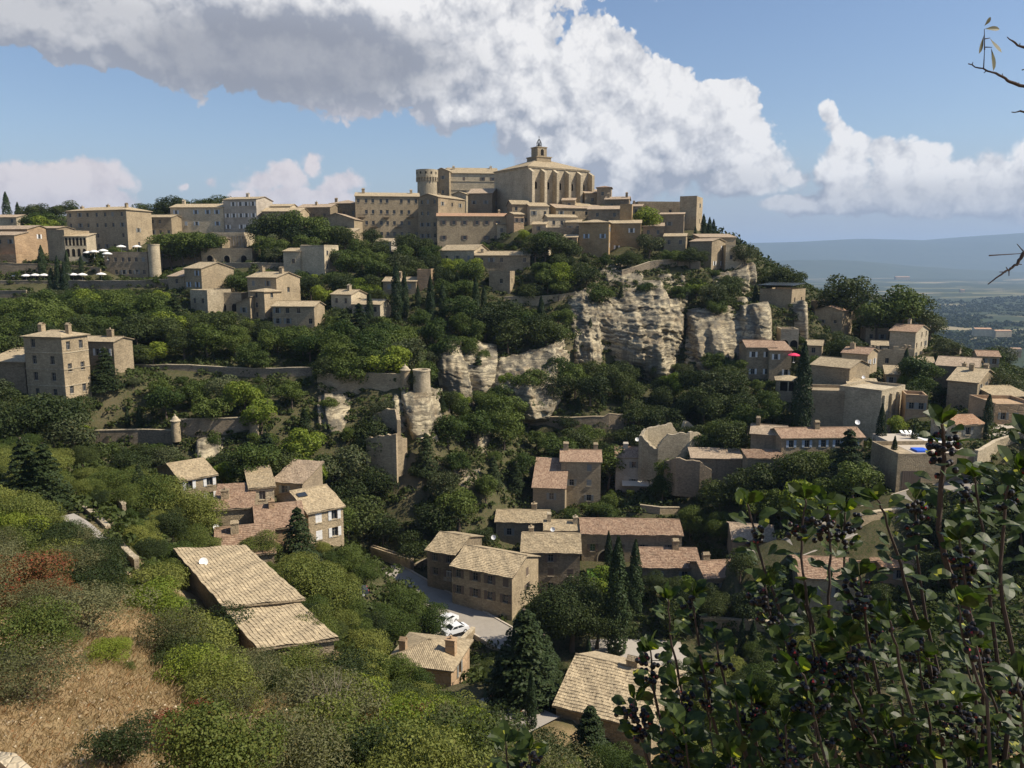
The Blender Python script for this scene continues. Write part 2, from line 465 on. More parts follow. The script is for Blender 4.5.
# --- top left
P('stone_house','small pale house at the very left edge of the skyline',-10,16,217,226,292,-5,9,'gable',14,'pale','old',(1,3))
P('stone_house','peach house with grey roof at the left edge above the arched cellar',-12,27,229,262,262,-14,10,'gable',15,'peach','old',(2,5),(2,1),sh='shut_white')
P('stone_house','low tan roofed wing in front of the peach house at left edge',-14,14,235,250,255,-10,6,'shed',12,'peach','old',(1,3))
P('stone_house','dim brown house between the peach house and the arcaded tower',28,56,228,255,268,-8,9,'gable',10,'grey','old',(2,4),(0,0))
P('arcaded_house','square stone tower with two rows of round arches on its right face',47,64,232,262,250,-22,9,'flat',5,'stone','tan',(0,0),(0,0))
P('arcaded_house','low sunlit wing with two rows of arches beside square tower',64,86,236,258,249,8,8,'shed',8,'pale','tan',(0,0),extra='arcade')
P('hotel','large four storey stone hotel with tan hipped roof on the left skyline',66,126,210,252,276,-20,11,'hip',14,'stone','tan',(4,7),(3,1),chim=3,sh='shut_grey')
P('hotel_wing','two storey wing between the big hotel and blue shuttered house',132,171,217,238,283,-3,9,'gable',13,'stone','tan',(2,5),sh='shut_grey')
P('stone_house','pale grey house with eight blue shuttered windows on left skyline',170,223,207,230,290,-4,11,'gable',15,'pale','tan',(2,5),(1,1),sh='shut_blue',chim=2)
P('town_house','tall white house with three rows of windows above a loggia',223,256,199,233,288,-14,11,'gable',12,'white','tan',(3,5),(0,0),sh='shut_white',chim=1)
P('terrace_house','dark terrace building with a row of small windows under a clipped hedge',158,200,247,267,262,-6,9,'flat',5,'grey','tan',(1,7),wsize=(.8,1.0))
P('terrace_house','sunlit terrace with white pergola posts below the white house',210,244,234,250,272,-5,9,'flat',5,'pale','tan',(0,0),extra='posts')
P('terrace_house','long terrace wall house with round bushes below the pergola terrace',201,252,250,263,258,-5,7,'flat',5,'stone','tan',(0,0),extra='arches')
P('terrace_house','hotel annex with tall windows and round tower on its right end',104,147,254,279,250,-4,9,'flat',5,'grey','tan',(2,6),sh='shut_grey')
P('stone_house','gabled house with blue shutters and bright side alone above dark trees',184,201,268,291,226,-32,11,'gable',17,'stone','tan',(2,2),(0,1),chim=1,sh='shut_blue')
P('stone_house','tiny annex on the left of the blue shuttered gabled house',168,184,276,288,229,-20,6,'shed',15,'stone','old',(1,1))
P('stone_house','roofless looking terrace house with white dish below gabled house',190,207,292,312,216,-30,8,'flat',5,'pale','tan',(1,2),(0,0))
P('stone_house','low arched link house right of the roof terrace',216,241,295,312,219,0,6,'flat',5,'stone','tan',(0,0),extra='arches')
P('stone_house','two storey stone house with hipped tan roof and bright blank right wall',247,276,277,306,216,-28,9,'gable',17,'stone','tan',(2,2),(1,1),chim=2)
P('tower_house','slender three storey tower house with tan roof on the wooded slope',250,264,291,320,208,-30,6,'hip',14,'stone','tan',(3,1),(3,1))
P('stone_house','small lean to house left of the slender tower house',236,250,303,319,207,-12,6,'shedR',22,'stone','old',(1,1))
P('stone_house','tan roofed house with blue door right of slender tower house',272,314,306,327,204,-6,8,'gable',15,'stone','tan',(2,4),(0,0))
P('stone_house','small house with tall chimney half hidden by the green slope',331,351,294,309,216,-26,7,'gable',18,'pale','tan',(1,2),(1,1),chim=1)
P('stone_house','low house with dark opening and bright right gable on the slope',352,380,304,316,211,-16,7,'gable',18,'pale','tan',(1,3),(0,0))
P('stone_house','long low house behind the two slope cypresses',383,416,281,294,226,-6,7,'gable',17,'stone','tan',(1,3),chim=1)
P('stone_house','ochre garden walls house with blank front right of the slope cypresses',417,431,271,288,226,-5,5,'flat',5,'peach','tan')
P('stone_house','narrow sunlit house beside the pale terrace house below the skyline',283,300,251,274,247,-5,6,'shed',10,'pale','tan',(1,1))
P('stone_house','pale two part house with flat top above the terraced gardens',300,324,247,274,246,-20,8,'flat',5,'pale','tan',(0,0),(2,2))
P('stone_house','tan roofed house behind the dark tree clump right of white house',262,300,211,230,286,-4,10,'gable',16,'stone','tan',(1,3))
P('stone_house','brown roofed house on the skyline left of the long high facade',298,330,207,226,296,-10,10,'gable',16,'brown','old',(1,3),chim=1)
P('stone_house','rounded gable house in the dip of the skyline',318,354,219,240,280,-8,9,'gablex',18,'stone','old',(1,2))
P('stone_house','tall roofed house with dormers left of the long high facade',330,357,203,226,302,-8,10,'hip',16,'brown','old',(1,3),chim=2)
P('stone_house','tiny white house alone among the trees below the long facade',376,391,241,252,262,-10,6,'gable',18,'white','tan',(1,1),sh='shut_white')
P('tall_house','very long four storey house row with iron balconies under the castle',355,419,196,240,290,8,14,'gable',14,'stone','tan',(4,9),(0,0),chim=2,sh=None,extra='balcony')
P('tall_house','tall narrow fronted house with sunlit gable right of the long row',418,438,197,242,284,-30,17,'gablex',16,'stone','tan',(4,3),(3,3),chim=1,sh='shut_grey')
P('castle_hall','long castle wing with two stone string courses and tan roof',448,498,173,200,332,6,16,'gable',20,'pale','tan',(2,5),(0,0),SL=(1,2),extra='courses',chim=2,sh='shut_brown')
P('castle_hall','square end block of the castle between round tower and long wing',434,449,171,200,330,-16,14,'gablex',22,'stone','tan',(2,1),(0,0),chim=1)
P('stone_house','stone house with dark roof in front of the castle wing',468,492,193,214,306,-12,12,'gable',20,'brown','old',(1,2),(1,1))
P('long_house','long brown house with orange red roof below the castle',437,515,216,246,274,4,11,'gable',13,'stone','orange',(2,7),(2,1),sh='shut_brown',chim=1)
P('stone_house','peach end house with two windows closing the long brown house',514,524,214,228,268,20,8,'gable',12,'peach','tan',(1,2),sh='shut_brown')
P('stone_house','house with broad tan roof and shaded porch in front of the long house',440,474,250,268,254,-26,10,'gable',20,'pale','tan',(1,3),(1,1))
P('stone_house','low L shaped tan roofed house left of the dark trees below church',475,530,255,266,249,-3,8,'gable',17,'stone','tan',(1,5),(0,0),chim=2)
P('tower_house','square ruined looking tower above the retaining wall with flowers',489,510,273,291,240,-14,6,'flat',5,'stone','tan',(1,1),(1,1))
# church group
P('church','big church with sunlit buttressed nave and small bell tower crowning the village',528,589,168,212,302,33,23,'hip',20,'pale','tan',(0,0),extra='church',cat='church')
P('stone_house','small brown house tucked under the left end of the church',512,530,204,226,288,12,9,'gable',20,'stone','tan',(2,2))
P('stone_house','narrow pale house with two windows below the church buttresses',530,549,206,222,284,10,8,'shed',12,'pale','tan',(1,2))
P('stone_house','sunlit tumbledown house with stepped roof below the church centre',548,577,217,230,276,10,8,'gable',15,'pale','tan',(1,3),(1,1))
P('stone_house','shaded stone block supporting the houses below the church',540,581,229,256,270,-6,7,'flat',5,'grey','tan',(1,2))
P('stone_house','long low roof right of the buttresses with lit wall',556,604,208,220,292,14,7,'shed',14,'stone','old',(1,4))
P('tower_house','ochre cube house with pale blue shutters and lit right edge',579,609,222,254,262,-12,8,'hip',13,'ochre','tan',(1,2),(2,1),sh='shut_blue')
P('stone_house','ochre house with stair tower and shuttered windows above the cliff',609,641,223,257,266,-10,9,'gable',15,'ochre','tan',(2,2),(1,1),sh='shut_white')
P('tower_house','plain ochre stair tower rising over the ochre house',620,632,206,230,270,-12,5,'flat',5,'ochre','tan')
P('tower_house','small square tower house on the skyline right of the church',597,611,187,202,300,-10,7,'hip',14,'brown','red',(1,1))
P('stone_house','low house joined to the right end of the church',585,600,193,208,304,5,8,'shed',14,'stone','old',(1,1))
P('stone_house','broad grey house with chimneys right of the skyline tower',605,629,199,214,290,-12,8,'gable',16,'grey','old',(1,2),chim=2)
P('stone_house','shaded house with long sloping roof above the ochre houses',588,622,209,222,280,-6,7,'shed',12,'brown','old',(1,2))
P('stone_house','distant brown wall house behind the bright green tree on the ridge',638,681,203,222,296,6,8,'flat',5,'brown','old',(1,2))
P('tower_house','tall blank square tower on the right end of the village skyline',680,697,198,229,284,-26,9,'flat',5,'stone','tan',(0,0),(2,1))
P('stone_house','grey house with loggia below the blank square tower',660,684,214,236,277,-14,6,'shed',8,'grey','old',(1,1),(2,1))
P('stone_house','two storey house with white shutters standing on the end of the cliff',690,712,241,272,258,-42,9,'gable',12,'stone','old',(0,0),(2,2),sh='shut_white')
P('stone_house','lower cliff end house with small windows right of white shutters',726,746,247,270,258,2,6,'flat',5,'pale','tan',(1,2))
P('stone_house','thin roof house behind the two cliff end houses',700,736,237,246,266,6,7,'shed',10,'stone','old')
# right flank
P('terrace_house','restaurant terrace house with dark canopy roof right of the cliff',760,792,291,311,234,-38,12,'flat',5,'stone','tan',(0,0),(1,2),extra='canopy')
P('stone_house','three storey house with red brown roof below the right cliff',747,776,347,381,200,-4,9,'gable',16,'stone','red',(2,2),(0,0),sh='shut_white',prot=True)
P('stone_house','right wing of the three storey house under the cliff with white shutters',770,792,350,381,198,-4,8,'shed',10,'stone','red',(2,2),sh='shut_white')
P('stone_house','small pavilion with open porch below the red roofed cliff house',777,800,380,400,185,-16,6,'hip',16,'stone','tan',(0,0),extra='porch')
P('stone_house','orange roofed house with six small windows beside the ridge oak',815,843,310,336,230,-38,10,'gablex',16,'stone','orange',(1,2),(2,3),wsize=(.8,1.0))
P('stone_house','long flat roofed house behind the orange roofed ridge house',817,866,303,318,242,-4,6,'flat',5,'brown','tan',(0,0),chim=1)
P('stone_house','three storey house with red roof alone on the right ridge',890,916,331,360,214,-42,12,'gable',14,'pale','red',(0,0),(3,3),chim=1,sh='shut_grey')
P('stone_house','gabled house with blank dark left wall and lit right side on the right slope',811,850,366,412,180,-48,10,'gable',16,'stone','tan',(0,0),(1,2),sh='shut_white')
P('stone_house','red roofed house behind the blank walled gabled house',842,868,353,374,190,-40,8,'gable',16,'stone','red',(0,0),(1,2),sh='shut_white',chim=1)
P('terrace_house','tall bastion like terrace house with vines in the right middle',806,882,394,442,168,-10,9,'flat',5,'stone','tan',(0,0),(0,0))
P('stone_house','lean to with tan roof and awning on top of the bastion terrace',850,880,389,397,172,-14,6,'shed',14,'stone','tan',(1,2),ctrl=False)
P('terrace_house','bright buttressed wall house forming the right face of the bastion',882,905,390,440,166,42,9,'flat',5,'pale','tan',(1,1),extra='pilasters')
P('ruined_house','roofless ruin with a window gap between the red roofed houses',878,914,352,372,200,-6,7,'ruin',5,'stone','tan',(1,2))
P('stone_house','large tan roofed house with three chimneys at the right edge',948,978,381,410,168,-44,15,'gable',16,'stone','tan',(0,0),(2,3),chim=3)
P('stone_house','long roofed back wing behind the large right edge house',936,978,366,388,182,-34,12,'gable',14,'brown','old',(0,0),(1,2))
P('stone_house','porch wing with lean to roof right of the large right edge house',996,1030,396,414,164,8,6,'shed',12,'pale','tan',(0,0),extra='porch')
P('long_house','long low house with red brown roof and blue trim below the bastion',782,864,437,452,150,3,7,'gable',18,'stone','red',(1,5),sh='shut_blue',chim=1)
P('stone_house','short red brown roofed house left of the long low house',751,786,434,452,153,-20,7,'gable',18,'brown','old',(0,0),chim=1)
P('stone_house','modern terrace house with flat roof at the right edge',995,1040,407,428,150,-4,10,'flat',5,'peach','tan',(1,3))
P('stone_house','pool house with red orange roof behind the cypress',957,984,424,440,140,8,7,'gable',16,'pale','orange',(1,1))
P('garage','curved retaining wall garage with dark double door under pool terrace',898,966,457,487,128,2,9,'flat',5,'stone','tan',(0,0),extra='garage')
P('stone_house','tumbledown wall house with tan roof left of the long low house',692,742,458,490,152,-6,5,'shed',9,'grey','old',(0,0))
P('stone_house','flat topped brown house with small red roof patch above valley trees',748,785,458,482,147,-2,4,'shed',9,'brown','red',(0,0))
# middle
P('stone_house','narrow three storey house with red brown roof and small shutters in the ravine',561,601,461,506,160,-4,8,'gable',20,'stone','red',(3,2),sh='shut_grey',chim=2)
P('stone_house','lower house with steep red brown roof leaning on the narrow house',533,565,487,508,156,-8,8,'shed',26,'brown','red',(1,1))
P('stone_house','small square house with red roof and porch awning right of narrow house',616,648,457,492,165,-6,8,'gable',18,'white','red',(2,1),sh='shut_grey',chim=1,extra='awning')
P('stone_house','back house with pale roof between the ravine houses',496,548,522,545,146,-4,8,'gable',15,'brown','tan',(1,2),chim=1)
P('stone_house','three storey house with tan roof and satellite dishes in the valley centre',522,580,552,594,128,-3,10,'gable',17,'brown','tan',(3,3),(0,0),sh='shut_brown',chim=1)
P('stone_house','house with brown shutters and tan roof standing on the road bend',452,512,571,603,120,-26,10,'gable',19,'stone','tan',(2,4),(2,1),sh='shut_brown')
P('stone_house','lower house with glazed gate at the left end of the road bend house',427,455,552,580,127,-24,10,'gable',17,'brown','tan',(2,2),sh='shut_brown',extra='gate')
P('stone_house','pale roofed annex behind the three storey valley house',545,580,530,548,138,-2,6,'gable',15,'pale','tan',(0,0),chim=2)
P('long_house','long house with red roof and arched opening behind tall cypresses',582,682,534,566,136,-2,9,'gable',16,'brown','red',(1,4),sh='shut_brown',extra='bigarch')
P('stone_house','house with broad red brown roof in front of long red roofed house',640,700,567,586,124,-2,9,'gable',20,'brown','red',(1,2),chim=1)
P('stone_house','small house with red brown roof and two windows left of berry shrub',706,758,576,600,118,8,7,'gable',20,'brown','red',(1,2),chim=1)
P('stone_house','tan roofed house half hidden behind the berry shrub',800,856,578,610,108,-8,9,'gable',18,'stone','red',(1,2))
P('stone_house','brown roofed house right of the hidden shrub house',857,884,560,582,114,4,8,'gable',18,'stone','red',(1,1))
P('stone_house','low garage like house with flat orange roof seen through the shrub',884,920,567,584,112,2,8,'shed',7,'peach','orange',(1,1))
P('stone_house','weathered roof barn behind the topmost berry clusters on the left',733,775,540,562,126,-10,9,'gable',15,'brown','old',(0,0))
P('terrace_house','old wall with dark arches at the end of the village road',370,410,556,574,137,-38,.9,'flat',5,'stone','tan',(0,0),extra='arches')
P('stone_house','small sunlit house wedged below the tiny tucked brown house',497,513,224,238,274,6,6,'gable',16,'pale','tan',(1,2))
P('stone_house','little shed roofed house at the right foot of the buttresses',577,592,206,218,296,10,6,'shed',14,'stone','tan',(1,1))
P('stone_house','narrow shaded house between ochre cube house and long sloping roof',566,581,222,236,274,-8,6,'gable',18,'stone','tan',(1,2))
P('stone_house','low grey house on the terrace right of the ochre stair tower',643,664,226,240,270,-10,6,'shed',12,'grey','old',(1,2))
P('stone_house','small house with tan roof left of the cliff end houses',664,686,236,250,264,-16,7,'gable',16,'stone','tan',(1,2))
P('terrace_house','arched stone bridge house beside the rock pillar under the right cliff',781,799,331,349,212,-8,6,'flat',5,'pale','tan',(0,0),extra='arches')
P('stone_house','low terrace house with pale flat roof behind the orange roofed house',866,889,330,345,226,-10,6,'flat',5,'stone','tan',(1,2))
P('stone_house','small low house with pale roof left of the lone ridge house',872,894,318,328,234,-6,6,'shed',10,'pale','tan',(1,2))
P('stone_house','little tan roofed house between the ruin and the lone ridge house',912,934,362,376,198,-20,7,'gable',16,'stone','tan',(1,2))
P('stone_house','small square house with balcony under the three chimney house',906,928,398,416,162,-18,6,'flat',5,'peach','tan',(1,2))
P('stone_house','tiny tiled house above the three chimney house at right edge',978,1000,356,368,196,-20,7,'gable',16,'stone','red',(1,2))
P('stone_house','two small joined houses roof between brown ridge roof and white house',270,290,206,222,292,-6,8,'gable',14,'pale','tan',(1,2))
P('stone_house','low tan house on the terraces left of the long balcony facade',330,352,232,246,268,-10,7,'shed',12,'stone','tan',(1,2))
P('stone_house','pale stone house under the long terrace wall at far left',-6,16,256,272,252,-6,7,'flat',5,'peach','tan',(0,0),extra='arches')
P('stone_house','small gabled house between the pink flower wall and the shaded stone block',532,546,224,234,273,-14,6,'gable',18,'pale','tan',(1,1))
P('stone_house','small ochre house tucked left of the ochre cube house',563,577,237,250,262,-18,6,'gable',17,'peach','tan',(2,1))
P('stone_house','tiny gabled house at the foot of the fifth church buttress',562,575,200,211,297,-10,6,'gable',18,'stone','old',(1,1))
P('stone_house','little grey house right of the broad grey skyline house',628,642,206,218,288,-16,6,'gable',16,'grey','old',(1,1),chim=1)
P('stone_house','small gabled house under the distant brown wall house',641,655,215,226,282,-20,6,'gable',16,'stone','tan',(1,1))
P('stone_house','narrow gabled house against the castle wing front',470,484,200,212,312,-16,7,'gable',18,'stone','tan',(1,1))
P('stone_house','small lit gable house between tall gabled house and castle block',452,466,194,208,306,-22,8,'gablex',18,'pale','tan',(1,1))
P('stone_house','low pale house on the slope right of the porch house',532,548,246,256,256,-12,6,'gable',17,'pale','tan',(1,2))
P('stone_house','small stone house on the terrace below the hotel wing',204,222,240,249,268,-14,6,'gable',15,'stone','tan',(1,2))
P('stone_house','single storey tan roofed house above the right ridge ruin',872,888,345,353,210,-22,6,'gable',16,'pale','tan',(1,1))
P('stone_house','small tan roofed house right of the red parasol terrace',806,822,345,357,203,-24,7,'gable',16,'stone','tan',(1,1))
P('stone_house','low outbuilding at the foot of the blank walled gabled house',886,900,374,388,184,-20,6,'shed',12,'stone','tan',(1,1))
# left middle
P('manor_house','tall four storey manor with hipped roof and regular white windows',23,61,336,402,150,-14,6.5,'hip',15,'stone','tan',(4,2),(3,2),sh=None,chim=2,extra='stringcourse',wsize=(1.0,1.6))
P('manor_wing','sunlit wing with grey roof behind the tall manor',78,113,341,366,160,-10,6,'gable',13,'stone','tan',(1,3),(1,0),chim=1,sh='shut_white')
P('stone_house','low dark annex at the left edge beside the tall manor',-14,24,361,384,152,-8,8,'shed',12,'brown','tan',(0,0))
P('farmhouse','long farmhouse with sunlit face and three white shutters in the left valley',181,216,477,506,122,42,11,'gable',16,'stone','tan',(2,2),sh='shut_white')
P('stone_house','small pale roofed house right of the long farmhouse',250,274,487,506,118,22,9,'shed',6,'pale','tan',(1,1),SL=(1,2),sh=None)
P('stone_house','house with blue grey window bands and one white shutter in the left valley',308,343,509,543,113,38,12,'gable',17,'stone','tan',(2,2),sh='shut_white',extra='skylight')
P('stone_house','reddish roofed middle house joined to blue banded house',257,304,527,548,107,20,11,'gable',18,'peach','red',(0,0),chim=1)
P('stone_house','lower brown roofed barn left of the dark conifer',216,274,554,562,98,18,10,'gable',24,'brown','red',(0,0),chim=1)
P('stone_house','little link building with small roof above the brown barn',214,252,508,528,112,14,8,'shed',10,'stone','red',(0,0),chim=1)
P('stone_house','half ruined hut with mossy roof behind the blue banded house',273,302,482,500,126,-14,7,'shed',14,'grey','old',(1,1))
P('barn','large tan roofed barn with white dish and dark left wall on near slope',179,224,578,626,70,-54,6.6,'shed',-9,'brown','tan',(0,0),extra='dish')
P('barn','lower tan roofed half of the near barn reaching down the slope',226,259,627,658,61,-54,6.0,'shed',-9,'brown','tan',(0,0))
P('stone_house','little hip roofed house with two chimneys among trees at bottom centre',389,451,664,695,84,-14,7,'hip',20,'peach','tan',(0,0),(1,1),chim=2)
P('stone_house','big tiled roof house at the bottom centre left of the berry shrub',556,652,716,752,72,-26,12,'gable',22,'stone','tan',(0,0),(1,2),chim=1)
# plain
P('stone_house','pale farm far out on the plain below the ridge house',975,992,329,333,1500,-10,14,'gable',16,'pale','orange',ctrl=False,prot=False)
P('stone_house','second pale farm on the plain near the right picture edge',996,1012,331,334,1560,5,14,'gable',16,'pale','orange',ctrl=False,prot=False)
P('stone_house','small reddish farm on the plain above the right edge houses',1012,1022,349,353,1000,-8,10,'gable',16,'peach','red',ctrl=False,prot=False)
P('stone_house','tiny white farm in the middle of the wooded plain',961,965,290,291.5,3900,0,15,'gable',16,'white','orange',ctrl=False,prot=False)
P('stone_house','wide pale estate below the blue hills left of the twig',896,910,277,279,6000,0,30,'gable',16,'pale','orange',ctrl=False,prot=False)

# retaining and garden walls: (name, label, [(px, py_top, Y)...], height, thick, material, terraced?)
WL = []
def wall(label, pts, h, th=.6, mat='dry', step=True, name='garden_wall', prot=True):
    w = [at(*p) for p in pts]
    WL.append((name, label, w, h, th, mat))
    for (x, y, z) in w:
        if step:
            CTRL.append((x, y+1.6, z-.4, 2)); CTRL.append((x, y-1.4, z-h+.2, 2))
        else:
            CTRL.append((x, y, z-h+.2, 1))
    if prot:
        for i in range(len(w)-1):
            a, b = pts[i], pts[i+1]
            hp = F*h/a[2]
            PROT.append((min(a[0], b[0]), min(a[1], b[1]), max(a[0], b[0]), max(a[1], b[1])+hp*.5, (a[2]+b[2])/2))
wall('long terrace wall in sun and shade below the hotel annex', [(-20,281,240),(60,281,240),(120,281,238),(176,279,236)], 4.0)
wall('lower terrace wall at the left edge above the dark trees', [(-20,291,232),(26,291,231)], 3.6)
wall('shadowed terrace wall with dark arches under the bush lined terrace', [(200,264,252),(250,263,250),(300,263,250)], 3)
wall('pale upper wall behind the cypress terrace below the hotel', [(-20,263,246),(45,264,246),(100,268,246)], 3.5, mat='grey')
wall('garden retaining wall left of the round turrets below the clipped trees', [(130,365,176),(200,366,175),(262,369,173),(312,368,172)], 3.2)
wall('high stone wall on the rock running up to the round turrets', [(317,375,165),(370,374,164),(403,375,162.6)], 5.2, mat='stone')
PROT.append((317,372,404,396,164))
wall('lower garden wall in sun behind the left valley', [(94,431,150),(140,430,150),(172,431,149)], 4.5)
wall('lower garden wall between its two round turrets', [(176,420,151),(250,418,152),(262,422,152)], 4)
wall('long wall with white stone pillar in front of the ravine cliff', [(530,416,186),(560,418,184),(604,417,184),(609,414,184),(640,416,186)], 5, mat='grey')
wall('retaining wall with pink flowers above the wooded slope', [(504,297,236),(538,297,236),(575,293,237)], 4.6, mat='stone')
wall('brick edged wall on the cliff top below the ochre houses', [(622,271,246),(650,262,250),(684,258,252),(700,262,250)], 4, mat='dry')
wall('pale wall running right from the lone ridge house', [(938,347,212),(960,348,206)], 3, mat='pale')
wall('wall on the path across the near left slope', [(78,505,84),(92,514,80),(106,528,76)], 1.0, .4, 'dry', False)
wall('short piece of wall lower on the near slope path', [(118,545,72),(130,556,69),(134,560,68)], .9, .4, 'dry', False)
wall('short piece of old wall on the slope above the path', [(108,493,92),(122,504,88)], 1.0, .4, 'dry', False)
wall('stone wall edging the road below the bend house', [(449,652,108),(463,640,109),(475,628,113)], 2.2, .5, 'stone')
wall('courtyard wall with green top beside the clay pots', [(468,688,84),(500,700,80),(524,714,76),(551,728,73)], 2.6, .8, 'stone')
wall('low wall across the garden behind the berry shrub', [(700,618,112),(760,622,108),(800,626,105)], 2.4, .6, 'stone')
wall('wall with square gate opening beside the right hand road', [(862,516,118),(880,512,119),(916,508,121)], 3.6, .6, 'stone')
wall('sunlit side wall of the pool terrace at the right edge', [(978,452,126),(1000,440,136),(1040,428,142)], 3, .5, 'pale')
wall('small curved garden wall above the long red roofed house', [(640,506,150),(660,508,149),(680,508,150)], 2, .5, 'stone')
wall('low wall at the foot of the wooded valley left of the road', [(380,577,134),(400,570,136),(428,560,138)], 2.2, .5, 'dry')
wall('white rubble wall at the bottom left corner', [(-14,760,25),(2,766,24.6),(18,778,24)], .5, .4, 'pale', False)


# cliffs: label, tops (px, py, Y), bottoms (py, Y)
CL = [
 ('great pale layered cliff face below the ochre houses in village centre', [(570,294,235),(600,284,240),(630,281,243),(660,279,243),(692,286,240)], [(374,213),(384,210),(382,211),(374,212),(370,213)], 4.5),
 ('right cliff face with thin strata beside the red roofed cliff house', [(688,309,232),(715,307,229),(745,305,226),(768,301,226),(777,318,224)], [(374,211),(378,208),(372,208),(350,212),(348,213)], 3.5),
 ('shaded middle cliff with one sunlit nose left of the great cliff', [(488,358,207),(520,353,206),(545,346,207),(566,333,212),(580,336,213)], [(416,189),(414,187),(412,187),(385,200),(378,204)], 3.5),
 ('rounded grey cliff behind the ivy right of the round turrets', [(433,344,200),(452,341,204),(470,338,206),(493,346,206)], [(398,192),(402,191),(404,189),(408,188)], 2.5),
 ('bright rock spur carrying the two round turrets', [(386,394,163.5),(403,389,162),(414,391,161.5),(428,389,161.5),(440,393,164)], [(428,158),(432,157),(430,155),(430,155.5),(428,158)], 1.5),
 ('sunlit rock under the high turret wall', [(314,394,163.5),(334,394,162.5),(354,397,163)], [(424,156),(428,155),(424,156)], 1.5),
 ('knobbly rock end of the village spur below the cliff end houses', [(700,274,255),(722,272,253),(738,270,252),(751,262,254),(758,268,257)], [(284,248),(290,246),(296,244),(292,246),(286,251)], 2.),
 ('thin rock pillar beside the stone arches', [(796,305,225),(804,300,224),(812,305,225)], [(342,218),(346,217),(342,218)], 1.2),
 ('pale slanting rock ledge among the ravine trees', [(424,458,159),(450,462,157),(482,473,155)], [(470,156),(474,154),(484,152)], .8),
 ('small dark layered outcrop above the slanting ledge', [(464,432,170),(478,430,169),(494,436,170)], [(448,166),(450,165),(450,166)], .8),
 ('sloping brown rock shelf between ochre houses and great cliff', [(588,266,254),(620,264,256),(655,262,257),(690,270,252)], [(284,242),(283,244),(281,245),(284,242)], 1.5),
 ('white rock patch in the dry grass above the right cliff', [(735,298,238),(745,296,238),(754,299,238)], [(306,235),(307,234),(306,235)], .6),
 ('ochre rock hollow under the lower garden wall', [(190,441,149),(206,438,148),(222,442,148)], [(456,145),(460,144),(458,145)], .8),
]
for lab, tops, bots, amp in CL:
    for (px, py, Y), (pb, Yb) in zip(tops, bots):
        x, y, z = at(px, py, Y); CTRL.append((x, y+2.2, z-.6, 1))
        x, y, z = at(px, pb, Yb); CTRL.append((x, y-.5, z, 1))
# roads: label, centre line, width
RD = [
 ('road', [(385,568,134),(400,577,131),(425,592,126),(452,607,121),(482,624,116),(512,642,111),(545,660,106),(575,676,101)], 5.6),
 ('lane', [(760,560,118),(800,545,119),(838,530,120),(878,512,122),(912,498,124),(950,488,125),(1000,478,127)], 6.5),
 ('car_park', [(545,668,103),(590,660,103),(635,660,103),(690,664,103)], 13),
 ('yard', [(440,700,96),(470,680,97),(500,672,99)], 5),
 ('courtyard', [(470,706,77),(500,716,75),(530,732,71)], 8),
 ('drive', [(452,628,114),(448,640,112),(446,655,109)], 6),
 ('terrace_path', [(66,515,80),(78,520,78),(90,530,75),(104,545,71)], 1.5),
]
ROADS = []
for nme, pl, w in RD:
    q = [at(*p) for p in pl]; ROADS.append((nme, q, w))
    for p in q: CTRL.append((*p, 1))
